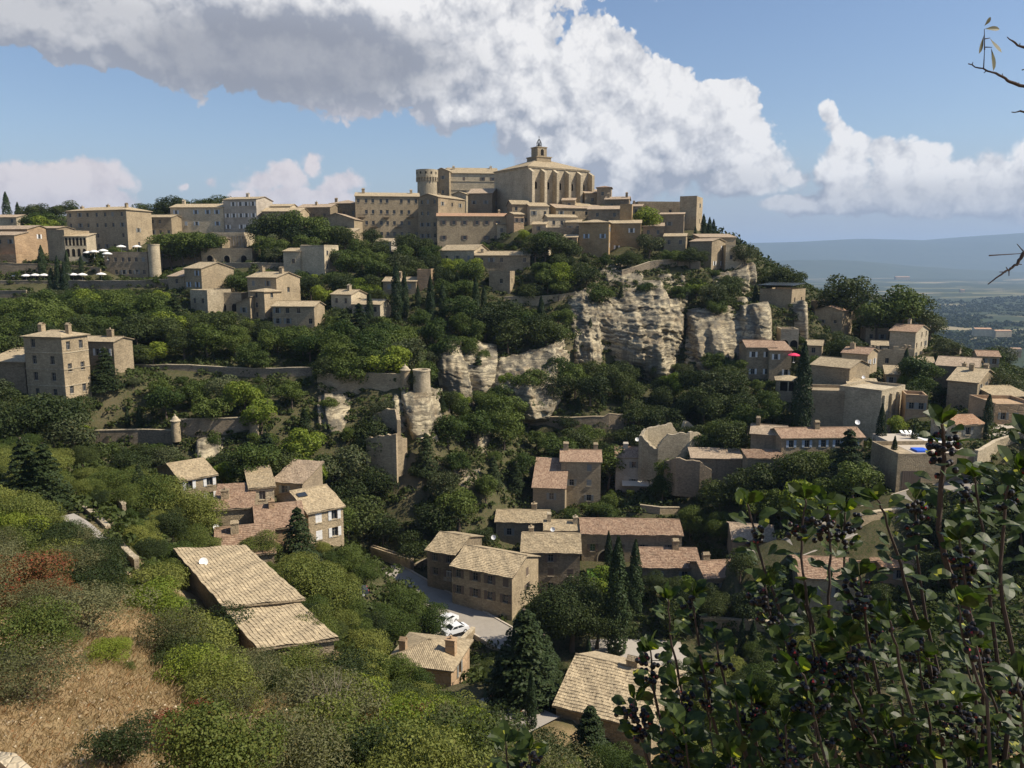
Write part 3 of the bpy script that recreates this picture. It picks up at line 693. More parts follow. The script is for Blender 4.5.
# ---------------------------------------------------------------- terrain control
for (px, py, Y) in [
 (-60,800,24),(0,768,26),(80,768,27),(150,768,28),(300,768,32),(400,768,36),(460,768,42),(540,790,56),(600,790,62),(700,780,66),
 (0,680,36),(100,640,43),(60,720,31),(180,700,35),(0,600,50),(150,600,54),(0,540,68),(100,560,62),(220,690,46),(160,640,50),
 (300,700,47),(340,730,42),(340,650,66),(420,720,58),(380,690,66),(200,600,66),(170,580,72),
 (40,500,88),(0,470,100),(60,460,108),(0,430,130),(100,440,128),(150,480,112),(140,520,94),(-60,470,105),(-80,400,150),
 (50,405,148),(140,410,158),(230,400,165),(300,405,160),(200,455,146),(300,480,145),(120,460,140),(250,470,140),(240,510,116),(340,560,112),(300,600,84),
 (330,600,96),(360,640,82),(380,610,106),(340,480,150),(380,500,150),(420,540,138),(420,480,155),(470,500,152),(440,440,166),(470,440,170),(500,480,160),
 (400,580,131),(440,610,121),(480,625,116),(490,640,110),(520,640,112),(600,620,120),(560,660,100),(600,660,102),(640,640,108),(660,600,118),
 (480,660,100),(440,700,80),(500,730,74),(540,700,86),(660,680,92),(740,640,104),(760,700,85),(820,640,96),(900,640,90),(980,620,88),(1040,700,70),
 (480,392,190),(450,352,202),(500,345,212),(540,395,196),(500,415,182),(500,290,236),(440,300,232),(440,268,256),(400,262,262),(300,275,250),(270,240,280),(340,240,276),
 (380,255,275),(420,245,278),(200,330,200),(100,330,196),(40,325,200),(0,335,190),(100,305,218),(160,305,216),(230,330,200),(300,335,196),(350,330,204),(400,330,212),(340,315,212),
 (420,360,192),(360,350,188),(300,352,184),(250,352,186),(180,352,186),(130,350,182),(420,395,172),
 (620,372,214),(660,372,212),(580,376,205),(610,400,192),(680,400,196),(720,400,190),(760,400,182),(740,372,206),
 (560,440,176),(640,440,176),(700,430,178),(720,470,160),(760,470,156),(800,480,150),(840,470,150),
 (640,545,142),(700,555,138),(720,520,148),(780,520,138),(850,500,132),(880,495,126),(930,520,116),(860,520,122),(960,500,122),(1030,520,112),(800,560,122),(900,600,104),
 (940,480,128),(1000,470,132),(870,455,150),(900,425,158),(940,420,154),(980,420,150),(800,400,184),(810,420,176),
 (800,350,214),(830,345,218),(860,345,218),(880,345,216),(930,372,196),(1000,420,160),(1040,400,180),(860,318,240),(900,320,240),(830,318,236),(770,320,226),(760,300,240),
 (960,372,200),(1010,385,200),
 (745,275,256),(700,280,250),(720,300,236),(680,290,240),(650,250,264),(560,262,256),(600,258,258),(540,280,245),(640,285,240),(600,285,240),(575,300,232),
 (60,252,268),(120,252,272),(230,235,284),(0,262,262),(-60,280,250),(-60,240,300),(20,222,300),(100,215,320),(160,212,330),(300,212,330),
 ]:
    CTRL.append((*at(px, py, Y), 0))
for p in [(0,0,-1.75),(0,-15,-1.4),(0,2.5,-2.4),(3,3,-2.3),(1.5,1.2,-1.9),(0,8,-6.6),(6,7,-6.0),(-8,8,-7.2),(14,12,-12),(-14,14,-12),(0,16,-13.5),(30,30,-26),(-30,10,-9),(-40,28,-17),(60,60,-45),(40,10,-14),(90,60,-45),(120,90,-45),
          (-90,40,-18),(-140,110,-22),(-220,180,-22),(-240,280,6),(-280,120,-20),(-200,-20,-6),(200,0,-20),(240,120,-50),(180,170,-48),
          (-260,400,22),(-120,400,22),(0,400,24),(60,380,14),(120,350,-12),(160,300,-40),(200,250,-48),(240,330,-80),(140,420,-50),(300,240,-80),(260,440,-120),(80,460,-40),(-60,500,0),(360,360,-130),(115,300,-16),(150,262,-34)]:
    CTRL.append((*p, 0))
# drop the automatic points that crowd an earlier one
pts = []
for c in sorted(CTRL, key=lambda c: -c[3]):
    if all((c[0]-q[0])**2 + (c[1]-q[1])**2 > (2.2 if c[3] else 25)  for q in pts): pts.append(c)
PT = np.array([p[:3] for p in pts])
def kern(d): return d
Dm = np.sqrt(((PT[:, None, :2] - PT[None, :, :2])**2).sum(-1))
NPT = n = len(PT)
A = np.zeros((n+3, n+3)); A[:n, :n] = kern(Dm) - np.eye(n)*np.array([(5., 1.6, .05)[p[3]] for p in pts])
A[:n, n] = 1; A[:n, n+1:] = PT[:, :2]; A[n, :n] = 1; A[n+1:, :n] = PT[:, :2].T
SOL = np.linalg.solve(A, np.concatenate([PT[:, 2], [0, 0, 0]]))
def vnoise(x, y, s, seed=0):
    x = x/s; y = y/s
    xi = np.floor(x).astype(np.int64); yi = np.floor(y).astype(np.int64); fx = x-xi; fy = y-yi
    def h(a, b):
        k = (a*374761393 + b*668265263 + seed*974711) & 0xffffffff
        k = ((k ^ (k >> 13))*1274126177) & 0xffffffff
        return ((k ^ (k >> 16)) & 0xffff)/65535.
    fx = fx*fx*(3-2*fx); fy = fy*fy*(3-2*fy)
    return (h(xi, yi)*(1-fx)+h(xi+1, yi)*fx)*(1-fy) + (h(xi, yi+1)*(1-fx)+h(xi+1, yi+1)*fx)*fy
PLAIN = -172.
def road_mod(X, Y, Z):
    for nme, q, w in ROADS:
        for i in range(len(q)-1):
            a = np.array(q[i]); b = np.array(q[i+1]); d = b-a
            t = np.clip(((X-a[0])*d[0]+(Y-a[1])*d[1])/(d[0]**2+d[1]**2), 0, 1)
            dist = np.hypot(X-(a[0]+t*d[0]), Y-(a[1]+t*d[1]))
            k = np.clip(1-(dist-w/2-1.2)/2.6, 0, 1)
            Z = Z*(1-k) + (a[2]+t*d[2]-.25)*k
    return Z
def ground(x, y):
    x = np.atleast_1d(np.asarray(x, float)); y = np.atleast_1d(np.asarray(y, float))
    return road_mod(x, y, ground0(x, y))
def ground0(x, y):
    x = np.atleast_1d(np.asarray(x, float)); y = np.atleast_1d(np.asarray(y, float))
    r = np.hypot(x, y-190)
    k = np.clip((r-330)/420, 0, 1); k = k*k*(3-2*k)
    z = np.zeros_like(x)
    near = k < 1
    out = []
    xs, ys = x[near], y[near]
    for i in range(0, len(xs), 20000):
        d = np.sqrt((xs[i:i+20000, None]-PT[None, :, 0])**2 + (ys[i:i+20000, None]-PT[None, :, 1])**2)
        out.append(d @ SOL[:NPT] + SOL[NPT] + SOL[NPT+1]*xs[i:i+20000] + SOL[NPT+2]*ys[i:i+20000])
    if out: z[near] = np.concatenate(out)
    z = np.clip(z, -180, 60)
    pl = PLAIN + (vnoise(x, y, 900, 3)-.5)*22*np.clip(r/2500, 0, 1) + (vnoise(x, y, 260, 5)-.5)*8
    z = z*(1-k) + pl*k
    z += (vnoise(x, y, 7, 1)-.5)*.7*np.clip(y/60, 0, 1)
    return z
def g1(x, y): return float(ground([x], [y])[0])
def cast(px, py, y0=6, y1=900):
    ys = y0*np.exp(np.linspace(0, math.log(y1/y0), 1500))
    d = dirpx(px, py); k = ys/d[1]
    xs = d[0]*k; zs = d[2]*k; g = ground(xs, ys)
    i = np.argmax(zs < g)
    if not (zs < g).any(): return None
    return (xs[i], ys[i], g[i])
# ---------------------------------------------------------------- ground sheet
gx = np.concatenate([-240-np.geomspace(1, 24000, 60)[::-1], np.arange(-240, 241, 2.), 240+np.geomspace(1, 24000, 60)])
gy = np.concatenate([[-200, -80, -30], np.arange(-12, 60, 1.5), np.arange(60, 420, 2.), 420+np.geomspace(1, 24000, 90)])
GX, GY = np.meshgrid(gx, gy)
GZ = ground(GX.ravel(), GY.ravel())
nx_, ny_ = len(gx), len(gy)
idx = np.arange(nx_*ny_).reshape(ny_, nx_)
faces = np.stack([idx[:-1, :-1], idx[:-1, 1:], idx[1:, 1:], idx[1:, :-1]], -1).reshape(-1, 4)
gm, t, o = new_mat('ground_soil_grass_rock')
p = t.pos(); nz = t.sep(t.nor())[2]; py_ = t.sep(p)[1]
n1 = t.noise(p, .09, 6, .62); n2 = t.noise(p, .9, 6, .65); n3 = t.noise(p, 7, 4, .6)
grass = t.mix(n2, (.055, .062, .022), (.13, .115, .048))
straw = t.mix(n3, (.20, .125, .06), (.46, .34, .18))
near = t.mix(t.ramp(n1, .38, .56), grass, straw)
bare = t.mix(n2, (.30, .22, .13), (.46, .37, .25))
near = t.mix(t.ramp(t.noise(p, .35, 5, .6), .56, .66, 0, .8), near, bare)
wood = t.mix(t.math('ADD', t.math('MULTIPLY', n2, .55), t.math('MULTIPLY', t.ramp(n3, .35, .65), .45)), (.022, .028, .010), (.135, .115, .062))
wood = t.mix(t.ramp(t.noise(p, 2.2, 5, .7), .50, .60, 0, .7), wood, (.035, .052, .016))
near = t.mix(t.ramp(py_, 62, 85), near, wood)
rockc = t.mix(t.noise(t.vec('MULTIPLY', p, (.25, .25, 2.2)), 1.2, 5, .6), (.10, .080, .045), (.32, .25, .16))
near = t.mix(t.ramp(nz, .62, .45), near, rockc)
pf = t.vec('MULTIPLY', p, (.0022, .0042, 0))
f1 = t.voro(pf, 1.6, 'F1', out='Color'); fr = t.sep(f1)
big = t.noise(p, .0011, 5, .6)
wd = t.mix(t.noise(p, .03, 6, .7), (.022, .034, .016), (.060, .075, .034))
field = t.mix(fr[1], (.10, .115, .050), (.30, .245, .150))
isf = t.math('MULTIPLY', t.ramp(fr[0], .58, .62), t.ramp(big, .46, .54))
far = t.mix(isf, wd, field)
col = t.mix(t.ramp(py_, 380, 600), near, far)
hb = t.math('ADD', t.math('MULTIPLY', n3, .6), t.math('MULTIPLY', n2, 1.))
principled(t, o, col, .95, .1, hb, .7, .15)
gme = np_mesh('ground', np.stack([GX.ravel(), GY.ravel(), GZ], -1), faces, gm, smooth=True)
structure(link('ground', gme), 'green and straw coloured hillside, valley and wooded plain under the village', 'ground')

# far hills
hx = np.linspace(-16000, 22000, 200); hy = np.linspace(7600, 19000, 90)
HX, HY = np.meshgrid(hx, hy)
rp = np.array([-400,300,600,700,760,800,860,920,980,1024,1100,1400,2000]); rh = np.array([250,250,246,245,243,242,239,241,236,233,230,236,240])
rx_ = np.array([uy(a, 245)*14500 for a in rp]); rz_ = np.array([at(a, b, 14500)[2] for a, b in zip(rp, rh)])
ridge = np.interp(HX, rx_, rz_)
base = PLAIN-25
def bump(v, c, w): return np.exp(-((v-c)/w)**2)
nz_ = vnoise(HX, HY, 1900, 11)*.6 + vnoise(HX, HY, 700, 12)*.3 + vnoise(HX, HY, 260, 13)*.1
HZ = base + (ridge-base)*np.clip(bump(HY, 14500, 2600) + (nz_-.5)*.35*bump(HY, 12600, 1500), 0, 1.02)
low = 150 + 40*np.sin(HX/1500.)
HZ = np.maximum(HZ, base + (low + (nz_-.5)*160)*bump(HY, 9800, 900)*np.clip((HX-1500)/1500, .4, 1))
hi_ = np.arange(HX.size).reshape(HX.shape)
hf = np.stack([hi_[:-1, :-1], hi_[:-1, 1:], hi_[1:, 1:], hi_[1:, :-1]], -1).reshape(-1, 4)
hm, t, o = new_mat('wooded_hills'); p = t.pos()
principled(t, o, t.mix(t.noise(p, .004, 6, .65), (.028, .045, .022), (.085, .095, .048)), .95, .1)
structure(link('hills', np_mesh('hills', np.stack([HX.ravel(), HY.ravel(), HZ.ravel()], -1), hf, hm, True)), 'long blue hill range along the horizon', 'hills')

# ---------------------------------------------------------------- roads and yards
am, t, o = new_mat('pale_worn_asphalt'); p = t.pos()
principled(t, o, t.mix(t.noise(p, 1.2, 6, .6), (.23, .205, .17), (.36, .325, .275)), .9, .2, t.noise(p, 20, 3), .3, .02)
gvm, t, o = new_mat('pale_gravel'); p = t.pos()
principled(t, o, t.mix(t.noise(p, 3, 6, .7), (.28, .25, .21), (.46, .42, .36)), .95, .1, t.noise(p, 30, 3), .5, .03)
RINFO = {'road': 'grey village road with kerb in front of the bend house', 'lane': 'worn grey lane climbing past the garage at right',
 'car_park': 'pale gravel car park behind the dark conifer', 'yard': 'shaded gravel yard at the foot of the garden', 'courtyard': 'paved courtyard with clay pots inside the wall',
 'drive': 'short drive where the white cars stand', 'terrace_path': 'stony path crossing the near left slope'}
for nme, q, w in ROADS:
    mb = MB(); pts = [Vector(a) for a in q]
    dense = []
    for i in range(len(pts)-1):
        k = max(2, int((pts[i+1]-pts[i]).length/2))
        for j in range(k): dense.append(pts[i].lerp(pts[i+1], j/k))
    dense.append(pts[-1])
    for _ in range(6):
        dense = [dense[0]] + [(dense[i-1]+dense[i]*2+dense[i+1])/4 for i in range(1, len(dense)-1)] + [dense[-1]]
    edge = []
    for i, pt in enumerate(dense):
        d = (dense[min(i+1, len(dense)-1)] - dense[max(i-1, 0)]); d.z = 0; d.normalize()
        s = Vector((d.y, -d.x, 0)); edge.append((pt - s*w/2, pt + s*w/2, s))
    for i in range(len(edge)-1):
        (a, b, s0), (c, d, s1) = edge[i], edge[i+1]
        mb.face([tuple(a), tuple(b), tuple(d), tuple(c)])
        dn = Vector((0, 0, -.8))
        mb.face([tuple(b), tuple(b+dn), tuple(d+dn), tuple(d)]); mb.face([tuple(a+dn), tuple(a), tuple(c), tuple(c+dn)])
        if nme in ('road', 'lane'):
            for (u, v, s, sg) in ((a, c, s0, -1), (b, d, s1, 1)):
                up = Vector((0, 0, .13)); ow = s*.3*sg
                mb.face([tuple(u), tuple(v), tuple(v+up), tuple(u+up)][::sg], 1)
                mb.face([tuple(u+up), tuple(v+up), tuple(v+up+ow), tuple(u+up+ow)][::-sg], 1)
                mb.face([tuple(u+up+ow), tuple(v+up+ow), tuple(v+ow+dn), tuple(u+ow+dn)], 1)
    structure(mb.build(nme, [am if nme in ('road', 'lane') else gvm, M['concrete']]), RINFO[nme], 'road' if nme in ('road', 'lane') else nme.replace('_', ' '))
def on_road(x, y, m=1.0):
    for nme, q, w in ROADS:
        for i in range(len(q)-1):
            a, b = q[i], q[i+1]; dx, dy = b[0]-a[0], b[1]-a[1]
            t_ = min(1, max(0, ((x-a[0])*dx+(y-a[1])*dy)/(dx*dx+dy*dy)))
            if math.hypot(x-a[0]-t_*dx, y-a[1]-t_*dy) < w/2+m: return True
    return False

# ---------------------------------------------------------------- cliffs
PROT_W = list(PROT)
rm, t, o = new_mat('layered_limestone'); p = t.pos()
warp = t.vec('ADD', p, t.vec('SCALE', t.noise(p, .25, 4, .6, out=1), scale=2.2))
st = t.noise(t.vec('MULTIPLY', warp, (.10, .10, 1.7)), 1.0, 6, .65)
n1 = t.noise(p, .14, 5, .6); n2 = t.noise(p, 2.4, 6, .65)
col = t.mix(t.ramp(st, .40, .60), (.155, .13, .088), (.46, .395, .265))
col = t.mix(t.ramp(t.noise(t.vec('MULTIPLY', warp, (.04, .04, 5.)), 1., 4, .7), .54, .62, 0, .6), col, (.13, .105, .075))
col = t.mix(t.ramp(n1, .5, .66, 0, .5), col, (.27, .20, .12))
col = t.mix(t.ramp(t.noise(t.vec('MULTIPLY', p, (1, 1, .3)), .30, 6, .7), .47, .60, 0, .85), col, (.145, .13, .10))  # large dark patches put shadow staining into the rock colour
col = t.vec('SCALE', col, scale=t.math('ADD', .7, t.math('MULTIPLY', n2, .55)))
principled(t, o, col, .95, .1, t.math('ADD', t.math('MULTIPLY', st, 1.6), n2), .9, .22)
def fbm2(x, y, s, seed, k=4):
    r = 0; a = .5
    for i in range(k): r = r + a*(vnoise(x, y, s/2**i, seed+i)-.5); a *= .5
    return r*2
for ci, (lab, tops, bots, amp) in enumerate(CL):
    T = np.array([at(*p_) for p_ in tops]); B = np.array([at(t_[0], b_[0], b_[1]) for t_, b_ in zip(tops, bots)])
    L = np.concatenate([[0], np.cumsum(np.hypot(*(T[1:, :2]-T[:-1, :2]).T))])
    ns = max(8, int(L[-1]/.3)); Hh = (T[:, 2]-B[:, 2]).max(); nt = max(8, int(Hh/.2))
    s = np.linspace(0, L[-1], ns); Ti = np.stack([np.interp(s, L, T[:, k]) for k in range(3)], -1); Bi = np.stack([np.interp(s, L, B[:, k]) for k in range(3)], -1)
    Bi[:, 2] -= 2.0; Bi[:, 1] -= .6
    tt = np.linspace(0, 1.12, nt)
    V = np.zeros((nt, ns, 3))
    for j, tv in enumerate(tt):
        q_ = min(tv, 1)
        h = q_**2.6
        V[j, :, :2] = Bi[:, :2]*(1-h) + Ti[:, :2]*h
        V[j, :, 2] = Bi[:, 2]*(1-q_) + Ti[:, 2]*q_
        if tv > 1: V[j, :, 1] += (tv-1)*35; V[j, :, 2] -= (tv-1)*3
    S_, Z_ = np.meshgrid(s, np.arange(nt)); Z_ = V[:, :, 2]
    zz = Z_ + fbm2(S_, Z_*.3, 14, 40+ci)*2.2
    zz = zz + S_*(.22 if ci == 0 else .12) + fbm2(S_, Z_, 9, 300+ci, 3)*2.2
    rl = np.random.default_rng(500+ci)
    cuts = np.cumsum(rl.choice([.25, .4, .7, 1.2, 3.2], 400))+zz.min()-2
    li = np.searchsorted(cuts, zz); fr_ = (zz-cuts[li-1])/(cuts[li]-cuts[li-1])
    lo_ = (vnoise(S_+li*37., li*5.3+0*S_, 5.5, 60+ci)-.5)*1.5 + (vnoise(S_+li*91., li*3.1+0*S_, 1.3, 61+ci)-.5)*.55
    strat = lo_ - np.clip(1-fr_*4, 0, 1)*.35 + fr_*.10
    ribs = (.5-np.abs(fbm2(S_+Z_*.12, Z_*.12+ci*11, 11, 20+ci, 4))*2.4)
    fine = fbm2(S_, Z_*2.2, 1.1, 80+ci, 3)
    crack = -np.clip(.10-np.abs(fbm2(S_+Z_*.25, Z_*.06, 12, 99+ci, 2)), 0, .10)*30
    disp = amp*(ribs*1.35 + strat*.36 + fine*.12 + .15) + crack*min(1, amp/2)
    env = np.clip(np.minimum(tt[:, None]*6+.3, (1.12-tt[:, None])*8+.2), 0, 1)
    disp += amp*.9*np.clip(fbm2(S_+Z_*.5, Z_*.5, 13, 400+ci, 2)*3, -.8, .9)
    d = Ti[-1, :2]-Ti[0, :2]; nrm = np.array([d[1], -d[0]])/np.hypot(*d)
    V[:, :, 0] += nrm[0]*disp*env; V[:, :, 1] += nrm[1]*disp*env
    V[:, :, 2] += fine*.5*env
    e = np.clip(np.minimum(s, s[-1]-s)/3, 0, 1)          # ends turn back into the hill
    V[:, :, 1] += (1-e)[None, :]**2*5
    ii = np.arange(nt*ns).reshape(nt, ns)
    fc = np.stack([ii[:-1, :-1], ii[:-1, 1:], ii[1:, 1:], ii[1:, :-1]], -1).reshape(-1, 4)
    structure(link('cliff', np_mesh('cliff', V.reshape(-1, 3), fc, rm, False)), lab, 'cliff')
    PROT.append((tops[0][0]+4, min(t_[1] for t_ in tops)+3, tops[-1][0]-4, min(b_[0] for b_ in bots)-(8 if Hh > 8 else 2), min(t_[2] for t_ in tops)-4))

# ---------------------------------------------------------------- buildings
def facade(mb, o, d, nrm, W, z0, z1, holes, mat=0, rev=.28):
    """wall plane from o along d (unit), openings cut as a regular grid; returns opening centres"""
    o = Vector(o); d = Vector(d); nin = Vector(nrm)
    xs = [0]; zs = [z0]
    cx = sorted(set(h[0] for h in holes)); cz = sorted(set(h[1] for h in holes))
    if holes: w, h = holes[0][2], holes[0][3]
    for c in cx: xs += [c-w/2, c+w/2]
    for c in cz: zs += [c-h/2, c+h/2]
    xs.append(W); zs.append(z1)
    P_ = lambda x, z: tuple(o + d*x + Vector((0, 0, z)))
    hs = {(round(a[0], 4), round(a[1], 4)) for a in holes}
    for i in range(len(xs)-1):
        for j in range(len(zs)-1):
            if i % 2 and j % 2 and (round((xs[i]+xs[i+1])/2, 4), round((zs[j]+zs[j+1])/2, 4)) in hs:
                a, b, c, e = P_(xs[i], zs[j]), P_(xs[i+1], zs[j]), P_(xs[i+1], zs[j+1]), P_(xs[i], zs[j+1])
                r = nin*rev
                q = [tuple(Vector(v)+r) for v in (a, b, c, e)]
                mb.face([a, q[0], q[3], e], mat); mb.face([b, c, q[2], q[1]], mat); mb.face([a, b, q[1], q[0]], mat); mb.face([e, q[3], q[2], c], mat)
            else:
                mb.face([P_(xs[i], zs[j]), P_(xs[i+1], zs[j]), P_(xs[i+1], zs[j+1]), P_(xs[i], zs[j+1])], mat)
WCACHE = {}
def window_meshes(w, h, far):
    k = (round(w, 2), round(h, 2), far)
    if k in WCACHE: return WCACHE[k]
    f = MB(); b = .07
    f.box(-w/2, -w/2+b, 0, .07, -h/2, h/2); f.box(w/2-b, w/2, 0, .07, -h/2, h/2)
    f.box(-w/2+b, w/2-b, 0, .07, -h/2, -h/2+b); f.box(-w/2+b, w/2-b, 0, .07, h/2-b, h/2)
    f.box(-.03, .03, .005, .065, -h/2+b, h/2-b); f.box(-w/2+b, -.03, .01, .06, .1*h, .1*h+.04); f.box(.03, w/2-b, .01, .06, .1*h, .1*h+.04)
    p = MB(); p.face([(-w/2+.01, .045, -h/2+.01), (w/2-.01, .045, -h/2+.01), (w/2-.01, .045, h/2-.01), (-w/2+.01, .045, h/2-.01)])
    sh = MB(); sh.box(0, w*.52, -.075, -.02, -h/2-.03, h/2+.03)
    for q in range(3): sh.box(.03, w*.52-.03, -.095, -.075, -h/2+.12+q*(h-.3)/2, -h/2+.18+q*(h-.3)/2)
    sill = MB(); sill.box(-w/2-.08, w/2+.08, -.10, .02, -h/2-.12, -h/2)
    sl = MB(); sl.box(-w/2-.08, w/2+.08, -.38, -.2, -h/2-.12, -h/2-.001)
    r = (f.mesh('window', M['frame']), p.mesh('pane', M['glass']), sh.mesh('shutter', M['shut_grey']), sill.mesh('sill', WALL['pale']))
    WCACHE[k] = r; return r
SHM = {}
def shutter_mesh(base, sh):
    k = (base.name, sh)
    if k not in SHM:
        m = base.copy(); m.materials.clear(); m.materials.append(M[sh]); SHM[k] = m
    return SHM[k]
def put_windows(root, o, d, nin, holes, sh, far, rr):
    ang = math.atan2(d[1], d[0])
    for (x, z, w, h) in holes:
        f, p, s, sl = window_meshes(w, h, far)
        c = Vector(o) + Vector(d)*x + Vector((0, 0, z)) + Vector(nin)*.2
        wi = link('window', f, root, c, ang)
        link('pane', p, wi)
        link('sill', sl, wi, (0, -.2, 0))
        if sh and not (far and sh == 'shut_grey' and rr.random() < .65):
            closed = rr.random() < .12
            ms = shutter_mesh(s, sh)
            if closed:
                a = link('shutter', ms, wi, (-w/2, -.13, 0)); b = link('shutter', ms, wi, (0, -.13, 0))
            else:
                a = link('shutter', ms, wi, (-w/2-w*.54, -.2, 0)); b = link('shutter', ms, wi, (w/2+w*.02, -.2, 0))
def holes_for(W, H, rows, cols, ws, rr, z0=0, skip=.17):
    if not rows or not cols: return []
    w, h = ws; fh = (H-z0)/rows
    h = min(h, fh*.52); w = min(w, W/cols*.5)
    w = round(w, 2); h = round(h, 2)
    out = []
    jit = [(rr.random()-.5)*W/cols*.22 for _ in range(cols)]
    for r in range(rows):
        for c in range(cols):
            if rows*cols > 2 and rr.random() < skip: continue
            out.append((round(W*(c+.5)/cols+jit[c], 3), round(z0+fh*(r+.56), 3), w, h))
    return out
def roof_slope(mb, a, b, c, d, th=.16, near=False, mat=0, rs=0):
    """a-b eave left to right seen from outside, c above b, d above a"""
    a, b, c, d = map(Vector, (a, b, c, d))
    U = (b-a); w = U.length; u = U/w; nrm = (b-a).cross(d-a).normalized()
    if nrm.z < 0: nrm = -nrm
    v = nrm.cross(u) if nrm.cross(u).z > 0 else -nrm.cross(u)
    def uvof(p): return ((p-a).dot(u), (p-a).dot(v))
    if near:
        Ls = ((d-a).length+(c-b).length)/2
        nu = max(4, int(w/.055)); nv = max(2, int(Ls/.36))
        r_ = random.Random(rs); rowj = {}
        grid = []
        for j in range(nv):
            for e in (0, 1):
                tv = (j+e*.999)/nv; row = []
                for i in range(nu+1):
                    tu = i/nu; p = (a.lerp(b, tu)).lerp(d.lerp(c, tu), tv)
                    key = (j, i//4); 
                    if key not in rowj: rowj[key] = r_.uniform(-.018, .018)
                    hgt = .045*math.sin(tu*w*.9+nv)*math.sin(tv*Ls*1.1+1) + .04*math.sin(tu*w*2.3+tv*Ls*1.7) + .055*abs(math.sin(p.dot(u)*PI/.22)) + (.045 if e == 0 else .0) + rowj[key]
                    row.append((p+nrm*hgt, uvof(p)))
                grid.append(row)
        for j in range(len(grid)-1):
            for i in range(nu):
                q = [grid[j][i], grid[j][i+1], grid[j+1][i+1], grid[j+1][i]]
                mb.face([tuple(x[0]) for x in q], mat, [x[1] for x in q])
    else:
        q = [a, b, c, d] if (c-d).length > .01 else [a, b, c]
        mb.face([tuple(x+nrm*.01) for x in q], mat, [uvof(x) for x in q])
    dn = Vector((0, 0, -th))
    q = [a, b, c, d] if (c-d).length > .01 else [a, b, c]
    for i in range(len(q)):
        p0, p1 = q[i], q[(i+1) % len(q)]
        mb.face([tuple(p0+nrm*.01), tuple(p0+dn), tuple(p1+dn), tuple(p1+nrm*.01)], 1)
    mb.face([tuple(x+dn) for x in q][::-1], 1)
def chimney(root, x, y, z, r_, wm):
    mb = MB(); w = r_.uniform(.35, .6); d = r_.uniform(.35, .55); h = r_.uniform(.9, 1.5)
    mb.box(x-w, x+w, y-d, y+d, z-1.2, z+h); mb.box(x-w-.07, x+w+.07, y-d-.07, y+d+.07, z+h, z+h+.12)
    if r_.random() < .6:
        mb.obox((x-w, y-d, z+h+.12), (w*2, 0, 0), (0, .08, 0), (0, d, .35)); mb.obox((x-w, y+d-.08, z+h+.12), (w*2, 0, 0), (0, .08, 0), (0, -d+.08, .35))
    else:
        mb.lathe([(.18, z+h+.12), (.15, z+h+.5), (0, z+h+.5)], 8, x, y)
    return mb.build('chimney', WALL[wm], root)
def arch_panel(root, o, d, nin, cx, z0, w, h, name='arch', ring='pale', depth=.5, mat='dark'):
    """a round headed opening: a stone surround standing 6 cm proud and a flush dark panel with the recess shade in its colour"""
    o = Vector(o); d = Vector(d); nin = Vector(nin); mb = MB(); n = 10
    P_ = lambda x, z, k: tuple(o + d*(cx+x) + Vector((0, 0, z0+z)) + nin*k)
    r = w/2; zt = h-r
    arc = [(-r, 0), (-r, zt)] + [(-r*math.cos(PI*i/n), zt + r*math.sin(PI*i/n)) for i in range(1, n)] + [(r, zt), (r, 0)]
    big = [(x*(1+.35/w), z if z == 0 else z+(.18 if z > zt else 0)) for x, z in arc]
    for i in range(len(arc)-1):
        mb.face([P_(*arc[i], -.06), P_(*arc[i+1], -.06), P_(*big[i+1], -.06), P_(*big[i], -.06)], 0)
        mb.face([P_(*big[i], -.06), P_(*big[i+1], -.06), P_(*big[i+1], .02), P_(*big[i], .02)], 0)
        mb.face([P_(*arc[i], -.06), P_(*arc[i+1], -.06), P_(*arc[i+1], -.005), P_(*arc[i], -.005)], 0)
    mb.face([P_(*q, -.008) for q in arc], 1)  # flat near-black face paints in the shade of the opening
    return mb.build(name, [WALL[ring], M[mat]], root)
